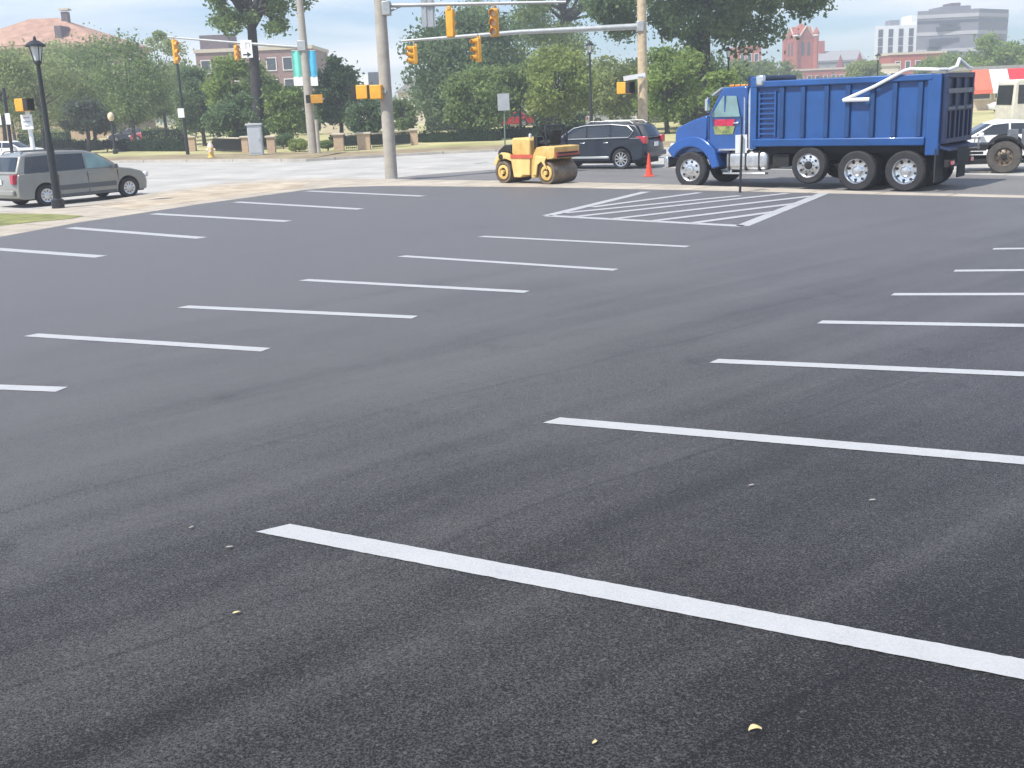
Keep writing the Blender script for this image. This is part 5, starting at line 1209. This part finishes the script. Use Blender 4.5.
# ------------------------------------------------------------------ buildings
def block(t, name, x0, x1, y0, y1, z0, z1, m, bevel=0, parent=None):
    mb = MB(); mb.box(((x0 + x1) / 2, (y0 + y1) / 2, (z0 + z1) / 2), (x1 - x0, y1 - y0, z1 - z0)); return mb.build(name, m, parent or t, bevel=bevel)
def window_at(t, x, y, z, w, h, m='darkwin', frame='white', recess=0.12):
    f = MB(); d = 0.12
    f.box((x, y - 0.03, z + h / 2 + d / 2), (w + 2 * d, 0.14, d)); f.box((x, y - 0.03, z - h / 2 - d / 2), (w + 2 * d, 0.18, d))
    for s in (1, -1): f.box((x + s * (w / 2 + d / 2), y - 0.03, z), (d, 0.14, h))
    fo = f.build('window', frame, t); g = MB(); g.box((x, y + 0.02, z), (w, 0.06, h)); g.build('pane', m, fo); return fo
# tiled-roof hall at left
Yb = 150
zr0 = at(40, 44.5, Yb).z; zr1 = at(30, 19, Yb + 10).z
xl = at(-60, 45, Yb).x; xr = at(108, 45, Yb).x
t = thing('tiled_hall', 'tan building with a red tiled hip roof and chimney at far left', 'building', ((xl + xr) / 2, Yb, 0)); hwid = (xr - xl) / 2
block(t, 'wall', -hwid + 0.8, hwid - 0.8, 0.8, 19, 0, zr0 - 0.1, 'render')
mb = MB(); rdg = at(58, 20, Yb + 10).x - (xl + xr) / 2
mb.add([(-hwid, 0, zr0), (hwid, 0, zr0), (hwid, 20, zr0), (-hwid, 20, zr0), (-hwid + 8, 10, zr1), (rdg, 10, zr1)], [(0, 1, 5, 4), (1, 2, 5), (2, 3, 4, 5), (3, 0, 4), (3, 2, 1, 0)]); rf = mb.build('roof', 'tile', t)
mb = MB(); mb.box((0, 10, zr0 - 0.25), (2 * hwid, 20, 0.4)); mb.build('eaves', 'render', rf)
cx = at(66, 20, Yb + 9).x - (xl + xr) / 2; zc = at(66, 12, Yb + 9).z
mb = MB(); mb.box((cx, 9, (zr1 - 1.5 + zc) / 2), (0.9, 0.9, zc - zr1 + 1.5)); ch = mb.build('chimney', 'slate', rf); mb = MB(); mb.box((cx, 9, zc + 0.3), (1.3, 1.3, 0.25)); mb.build('chimney_cap', 'stone', rf)
dx = at(61, 35, Yb + 3).x - (xl + xr) / 2
mb = MB(); mb.loft([(0, zr0 + 0.4), (0, zr0 + 2.4), (3.5, zr0 + 2.4)], lambda x, z: 0.42); mb.v = [(dx + y, 2.0 + x, z) for x, y, z in mb.v]; mb.build('dormer', 'slate', rf)
for k in range(9): window_at(t, -hwid + 3 + k * 2.6, 0.8, zr0 - 3.2, 1.1, 1.8)
# brick apartment house behind the banners
Yb = 170
x0 = at(196, 60, Yb).x; x1 = at(312, 60, Yb).x; zt = at(250, 51, Yb).z
t = thing('apartment_block', 'dark brick apartment block with white bays behind the banners', 'building', (x0, Yb, 0)); W_ = x1 - x0
block(t, 'wall', 0, W_, 0, 16, 0, zt, 'brownbrick'); block(t, 'parapet', -0.2, W_ + 0.2, -0.2, 16.2, zt, zt + 0.5, 'stone')
block(t, 'roof_house', 0.3, 4.5, 2, 8, zt + 0.5, zt + 2.6, 'slate')
for r_ in range(4):
    for k in range(7):
        window_at(t, 1.4 + k * (W_ - 2.6) / 6, 0, zt - 2.0 - r_ * 3.1, 1.3, 1.7)
# pale far block with dark top left of the near pole
Yb = 260
x0 = at(360, 80, Yb).x; x1 = at(384, 80, Yb).x; zt = at(372, 74, Yb).z
t = thing('far_block', 'small pale far building with a dark glazed top left of the near concrete pole', 'building', (x0, Yb, 0)); W_ = x1 - x0
block(t, 'wall', 0, W_, 0, 8, 0, zt, 'concw'); block(t, 'glazed_top', W_ * 0.35, W_ - 0.2, -0.12, 7, zt - 2.4, zt + 0.4, 'darkwin')
for k in range(2): window_at(t, 1.2 + k * 2.0, 0, zt - 5, 0.9, 1.4)
# white house right of the near pole
Yb = 160
x0 = at(398, 100, Yb).x; x1 = at(437, 100, Yb).x; zt = at(415, 92, Yb).z
t = thing('white_house', 'pale house with a gable beyond the trees right of the near pole', 'house', (x0, Yb, 0)); W_ = x1 - x0
block(t, 'wall', 0, W_, 0, 9, 0, zt, 'cream'); mb = MB(); mb.add([(-0.4, -0.4, zt), (W_ + 0.4, -0.4, zt), (W_ + 0.4, 9.4, zt), (-0.4, 9.4, zt), (W_ / 2, -0.4, zt + 2.2), (W_ / 2, 9.4, zt + 2.2)], [(0, 1, 4), (2, 3, 5), (0, 4, 5, 3), (1, 2, 5, 4), (0, 3, 2, 1)]); mb.build('roof', 'roofgrey', t)
for k in range(3): window_at(t, 1.0 + k * 1.7, 0, zt - 1.6, 0.8, 1.4)
# red brick tower
Yb = 330
x0 = at(787.5, 60, Yb).x; x1 = at(812.5, 60, Yb).x; zt = at(800, 37, Yb).z; zk = at(800, 24, Yb).z
t = thing('brick_tower', 'red brick clock-style tower with pointed gables and pale corner turrets', 'tower', ((x0 + x1) / 2, Yb, 0), 0.25); w = (x1 - x0) / 2
block(t, 'shaft', -w * 0.86, w * 0.86, -w * 0.86, w * 0.86, 0, zt, 'redbrick')
for sx in (1, -1):
    for sy in (1, -1):
        mb = MB(); mb.lathe([(0.75, 0), (0.75, zt + 0.3), (0.9, zt + 0.4), (0.9, zt + 0.9), (0, zt + 2.6)], (sx * w * 0.88, sy * w * 0.88, 0), 'z', 8); tu = mb.build('turret', 'redbrick', t)
        mb = MB(); mb.lathe([(0.93, zt + 0.1), (0.93, zt + 0.4)], (sx * w * 0.88, sy * w * 0.88, 0), 'z', 8); mb.build('stone_band', 'concw', tu)
mb = MB(); mb.add([(-w * .86, -w * .86, zt), (w * .86, -w * .86, zt), (w * .86, w * .86, zt), (-w * .86, w * .86, zt), (0, 0, zk + 0.4)], [(0, 1, 4), (1, 2, 4), (2, 3, 4), (3, 0, 4)]); mb.build('roof', 'redbrick', t)
for a in range(4):
    R_ = Matrix.Rotation(a * math.pi / 2, 3, 'Z'); mb = MB()
    mb.add([R_ @ Vector(v) for v in ((-w * .62, -w * .9, zt - 0.2), (w * .62, -w * .9, zt - 0.2), (0, -w * .9, zk - 0.8), (0, -w * .2, zk - 0.8), (-w * .5, -w * .2, zt), (w * .5, -w * .2, zt))], [(0, 1, 2), (0, 2, 3, 4), (2, 1, 5, 3)]); g_ = mb.build('gable', 'redbrick', t)
    mb = MB(); mb.tube([R_ @ Vector(v) for v in ((-w * .64, -w * .92, zt - 0.2), (0, -w * .92, zk - 0.7), (w * .64, -w * .92, zt - 0.2))], 0.22, 5); mb.build('coping', 'stone', g_)
    mb = MB()
    for dx in (-0.9, 0.9):
        pts = [(dx - 0.45, zt - 5.2), (dx + 0.45, zt - 5.2), (dx + 0.45, zt - 2.2)] + [(dx + 0.45 * math.cos(q), zt - 2.2 + 0.7 * math.sin(q)) for q in (0.6, 1.1, 1.57, 2.0, 2.5)] + [(dx - 0.45, zt - 2.2)]
        mb.plate([R_ @ Vector((x, -w * .86 - 0.02, z)) for x, z in pts], 0.05, R_ @ Vector((0, -1, 0)))
    for dx in (-1.8, -0.6, 0.6, 1.8): mb.plate([R_ @ Vector((x, -w * .86 - 0.02, z)) for x, z in ((dx - 0.35, zt - 11), (dx + 0.35, zt - 11), (dx + 0.35, zt - 9), (dx - 0.35, zt - 9))], 0.05, R_ @ Vector((0, -1, 0)))
    pieces(mb, 'window', 'darkwin', t)
# brick hall parts and chimneys near it
def simple(name, label, cat, px0, px1, py0, Y, m, roofm=None, wins=0, dep=10, group=None):
    x0 = at(px0, 60, Y).x; x1 = at(px1, 60, Y).x; zt = at((px0 + px1) / 2, py0, Y).z
    t = thing(name, label, cat, (x0, Y, 0), 0, group); W_ = x1 - x0
    block(t, 'wall', 0, W_, 0, dep, 0, zt, m); block(t, 'parapet', -0.25, W_ + 0.25, -0.25, dep + 0.25, zt, zt + 0.5, roofm or 'stone')
    for k in range(wins): window_at(t, W_ * (k + 0.7) / (wins + 0.4), 0, zt - 2.4, 1.0, 1.8)
    return t, W_, zt
t, W_, zt = simple('brick_building', 'red brick flat-topped building left of the red tower', 'building', 738, 761, 48, 300, 'redbrick', 'redbrick', 3)
block(t, 'roof_vent', W_ * 0.5, W_ * 0.5 + 1, 2, 3, zt + 0.5, zt + 3, 'slate')
t, W_, zt = simple('brick_building', 'low red brick hall at the foot of the tower behind the truck bed', 'building', 796, 848, 70, 320, 'redbrick', 'stone', 6)
t, W_, zt = simple('chapel', 'pale grey roofed church hall right of the red tower', 'building', 808, 866, 62, 345, 'roofgrey', 'roofgrey', 6, 14)
mb = MB(); mb.add([(0, -0.3, zt + 0.5), (W_, -0.3, zt + 0.5), (W_, 14, zt + 0.5), (0, 14, zt + 0.5), (0, 7, zt + 3.5), (W_, 7, zt + 3.5)], [(0, 1, 5, 4), (2, 3, 4, 5), (0, 4, 3), (1, 2, 5)]); mb.build('roof', 'roofgrey', t)
mb = MB(); mb.box((W_ * 0.32, 6, zt + 4), (1.6, 1.6, 5)); mb.build('chimney', 'redbrick', t)
for px, py, lb in ((840.5, 54, 'dark red pointed spire right of the chimney above the truck bed'), (859.5, 51, 'dark red pointed spire nearest the white high-rise')):
    Y = 330; p = Vector((at(px, 60, Y).x, Y, 0)); zt = at(px, py, Y).z
    t = thing('spire', lb, 'spire', p, 0, 'spires above the truck bed'); mb = MB(); mb.lathe([(1.25, 0), (1.25, zt - 4.5)], (0, 0, 0), 'z', 8); mb.build('shaft', 'redbrick', t)
    mb = MB(); mb.lathe([(1.45, zt - 4.5), (0, zt)], (0, 0, 0), 'z', 8); mb.build('roof', mat('red_slate', (0.2, 0.06, 0.06), 0.8), t)
# white high-rise with four window columns
Yb = 420
x0 = at(874, 60, Yb).x; x1 = at(917, 60, Yb).x; zt = at(892, 25.5, Yb).z
t = thing('high_rise', 'white high-rise with four dark columns of windows', 'building', (x0, Yb, 0)); W_ = x1 - x0
mb = MB(); mb.prism([(0, 0), (W_, 0), (W_ * 1.1, 14), (1.0 + x0 * 14 / Yb, 14)], 0, zt); mb.build('wall', 'concw', t)
for k in range(4):
    xc = W_ * (0.13 + 0.235 * k)
    mb = MB()
    for r_ in range(9):
        mb.box((xc, -0.03, zt - 2.6 - r_ * 3.05), (1.7, 0.12, 2.75))
    pieces(mb, 'window', 'darkwin', t)
block(t, 'lift_house', W_ * 0.4, W_ * 0.62, 3, 8, zt, zt + 2.0, 'office')
block(t, 'stair_tower', W_ * 0.86, W_, 1, 12, zt, zt + 3.4, 'concw')
# grey banded office block
Yb = 360
x0 = at(916.5, 60, Yb).x; xm = at(975, 60, Yb).x; x1 = at(1004, 60, Yb + 12).x; zt = at(945, 10, Yb).z
t = thing('office_block', 'large grey office block with pale horizontal bands and a stepped roof', 'building', (0, 0, 0))
def pris(name, poly, z0, z1, m, par=t): mb = MB(); mb.prism(poly, z0, z1); return mb.build(name, m, par)
foot = [(x0, Yb + 1), (xm, Yb - 1), (x1, Yb + 11), (x1 * 1.06, Yb + 40), (x0 * 1.115, Yb + 40)]
def grow(f, d): cx = sum(p[0] for p in f) / len(f); cy = sum(p[1] for p in f) / len(f); return [(p[0] + math.copysign(d, p[0] - cx), p[1] + math.copysign(d, p[1] - cy)) for p in f]
pris('wall', foot, 0, zt, 'office')
for k in range(7):
    z_ = zt - 1.2 - k * 5.2; pris('band', grow(foot, 0.12), z_ - 1.1, z_, 'officeband')
pris('glazing', grow(foot, 0.05), zt - 3.9, zt - 3.0, 'darkwin')
mb = MB()
for k, (pa, pb, py) in enumerate(((940, 947, 22.5), (948, 959, 23), (937, 960, 29), (940, 959, 40), (930, 940, 44), (928, 938, 49), (940, 958, 53))):
    a = at(pa, py, Yb - 0.3); b = at(pb, py, Yb - 0.3); mb.box(((a.x + b.x) / 2, Yb + 0.25, a.z), (b.x - a.x, 1.6, 1.1 if k != 4 else 3.0))
pieces(mb, 'window', 'darkwin', t)
cxm = (x0 + xm) / 2
pris('penthouse', [(xm - 8, Yb + 8), (xm + 1, Yb + 8), (xm + 1, Yb + 20), (xm - 8, Yb + 20)], zt, zt + 1.6, 'office')
pris('plant_room', [(xm - 5, Yb + 9), (xm - 2, Yb + 9), (xm - 2, Yb + 16), (xm - 5, Yb + 16)], zt + 1.6, zt + 2.6, 'slate')
# low brick block and the awning shop
simple('brick_building', 'low orange brick building in front of the high-rise', 'building', 891, 945, 54, 260, 'redbrick', 'stone', 5)
simple('garage_building', 'pale low building left of the orange brick block', 'building', 880, 899, 66, 240, 'cream', 'stone', 2)
Yb = 105
x0 = at(969, 90, Yb).x; x1 = at(1075, 90, Yb).x; zt = at(1000, 69, Yb).z; zb = at(1000, 93, Yb).z
t = thing('awning_shop', 'shop front under red and white awnings at the right edge', 'shop', (x0, Yb, 0)); W_ = x1 - x0
block(t, 'wall', 0, W_, 0, 9, 0, zt, 'cream'); block(t, 'parapet', -0.1, W_ + 0.1, -0.1, 9, zt, zt + 0.3, 'roofgrey')
ppx = [970, 987, 1005, 1040, 1074]
for k, m in enumerate(('awnorange', 'signwhite', 'awnred', 'awnred')):
    a = at(ppx[k], 90, Yb).x - x0; b = at(ppx[k + 1], 90, Yb).x - x0
    mb = MB(); mb.add([(a, -0.12, zt), (b, -0.12, zt), (b, -1.3, zb + 0.35), (a, -1.3, zb + 0.35), (b, -1.3, zb), (a, -1.3, zb), (a, -0.1, zb), (b, -0.1, zb)], [(0, 1, 2, 3), (3, 2, 4, 5), (0, 3, 5, 6), (1, 7, 4, 2), (6, 5, 4, 7)])
    aw = mb.build('awning', m, t)
    if m == 'signwhite':
        mb = MB(); d_ = Vector((0, -1.18, zb + 0.35 - zt)); up = Vector((0, 0, 0.0))
        for q in range(3):
            c0 = Vector((a + 0.55 + q * 0.3, -0.12, zt)) + d_ * 0.62; c1 = Vector((a + 0.76 + q * 0.3, -0.12, zt)) + d_ * 0.62; e = d_ * 0.22; nn = Vector((0, -0.02, 0.012))
            mb.add([c0 + nn, c1 + nn, c1 + e + nn, c0 + e + nn], [(0, 1, 2, 3)])
        mb.build('awning_mark', 'greyink', aw)
for k in range(5): window_at(t, 1.2 + k * 2.0, 0, 1.9, 1.5, 1.7)

# ------------------------------------------------------------------ air
mb = MB(); mb.box((0, 250, 29.5), (1300, 900, 63)); hz = mb.build('haze', 'lawn'); hz.data.materials.clear(); hz["kind"] = "stuff"; hz["label"] = "thin summer haze over the whole street"
hm = bpy.data.materials.new('haze_air'); hm.use_nodes = True; hn = hm.node_tree; hn.nodes.clear()
ho = hn.nodes.new("ShaderNodeOutputMaterial"); hv_ = hn.nodes.new("ShaderNodeVolumePrincipled")
hv_.inputs["Color"].default_value = (0.93, 0.96, 1.0, 1); hv_.inputs["Density"].default_value = 0.0016; hv_.inputs["Anisotropy"].default_value = 0.2
hn.links.new(hv_.outputs[0], ho.inputs["Volume"]); hz.data.materials.append(hm)

# ------------------------------------------------------------------ light and sky
SUN_DIR = Vector((-0.78, -0.62, 0)).normalized(); EL = math.radians(55)     # towards the sun
sd = Vector((SUN_DIR.x * math.cos(EL), SUN_DIR.y * math.cos(EL), math.sin(EL)))
ld = bpy.data.lights.new("sun", 'SUN'); ld.energy = 3.9; ld.angle = math.radians(0.6); ld.color = (1.0, 0.95, 0.87)
lo = bpy.data.objects.new("sun", ld); COL.objects.link(lo); lo.rotation_euler = (-sd).to_track_quat('-Z', 'Y').to_euler(); lo.location = (0, 0, 200)
w = bpy.data.worlds.new("World"); scene.world = w; w.use_nodes = True
nt = w.node_tree; N = nt.nodes; L = nt.links; bg = N["Background"]; bg.inputs["Strength"].default_value = 0.115
sky = N.new("ShaderNodeTexSky"); sky.sky_type = 'NISHITA'; sky.sun_disc = False; sky.sun_elevation = EL
sky.sun_rotation = math.atan2(SUN_DIR.x, SUN_DIR.y); sky.air_density = 1.0; sky.dust_density = 0.6; sky.ozone_density = 2.0
tc = N.new("ShaderNodeTexCoord"); mp = N.new("ShaderNodeMapping"); mp.inputs["Scale"].default_value = (1.6, 1.6, 7.0); mp.inputs["Location"].default_value = (0.9, 0.35, 0.2)
L.new(tc.outputs["Generated"], mp.inputs["Vector"])
nz = N.new("ShaderNodeTexNoise"); nz.inputs["Scale"].default_value = 2.2; nz.inputs["Detail"].default_value = 7; nz.inputs["Roughness"].default_value = 0.55; nz.inputs["Distortion"].default_value = 0.4
L.new(mp.outputs["Vector"], nz.inputs["Vector"])
rp = N.new("ShaderNodeValToRGB"); rp.color_ramp.elements[0].position = 0.46; rp.color_ramp.elements[1].position = 0.66
rp.color_ramp.elements[0].color = (0.0, 0.0, 0.0, 1); rp.color_ramp.elements[1].color = (0.9, 0.9, 0.9, 1)
L.new(nz.outputs["Fac"], rp.inputs["Fac"])
mx = N.new("ShaderNodeMixRGB"); L.new(rp.outputs["Color"], mx.inputs["Fac"]); tn = N.new("ShaderNodeMixRGB"); tn.blend_type = "MULTIPLY"; tn.inputs["Fac"].default_value = 1; tn.inputs["Color2"].default_value = (0.62, 0.82, 1.02, 1); L.new(sky.outputs["Color"], tn.inputs["Color1"]); L.new(tn.outputs["Color"], mx.inputs["Color1"]); mx.inputs["Color2"].default_value = (8.2, 8.2, 8.2, 1)
L.new(mx.outputs["Color"], bg.inputs["Color"])

scene.view_settings.view_transform = 'Standard'; scene.view_settings.look = 'None'; scene.view_settings.gamma = 1.0; scene.view_settings.exposure = 0.84
scene.render.engine = 'CYCLES'
try:
    scene.cycles.use_denoising = True; scene.cycles.max_bounces = 6; scene.cycles.volume_bounces = 0; scene.cycles.transparent_max_bounces = 8
except Exception: pass
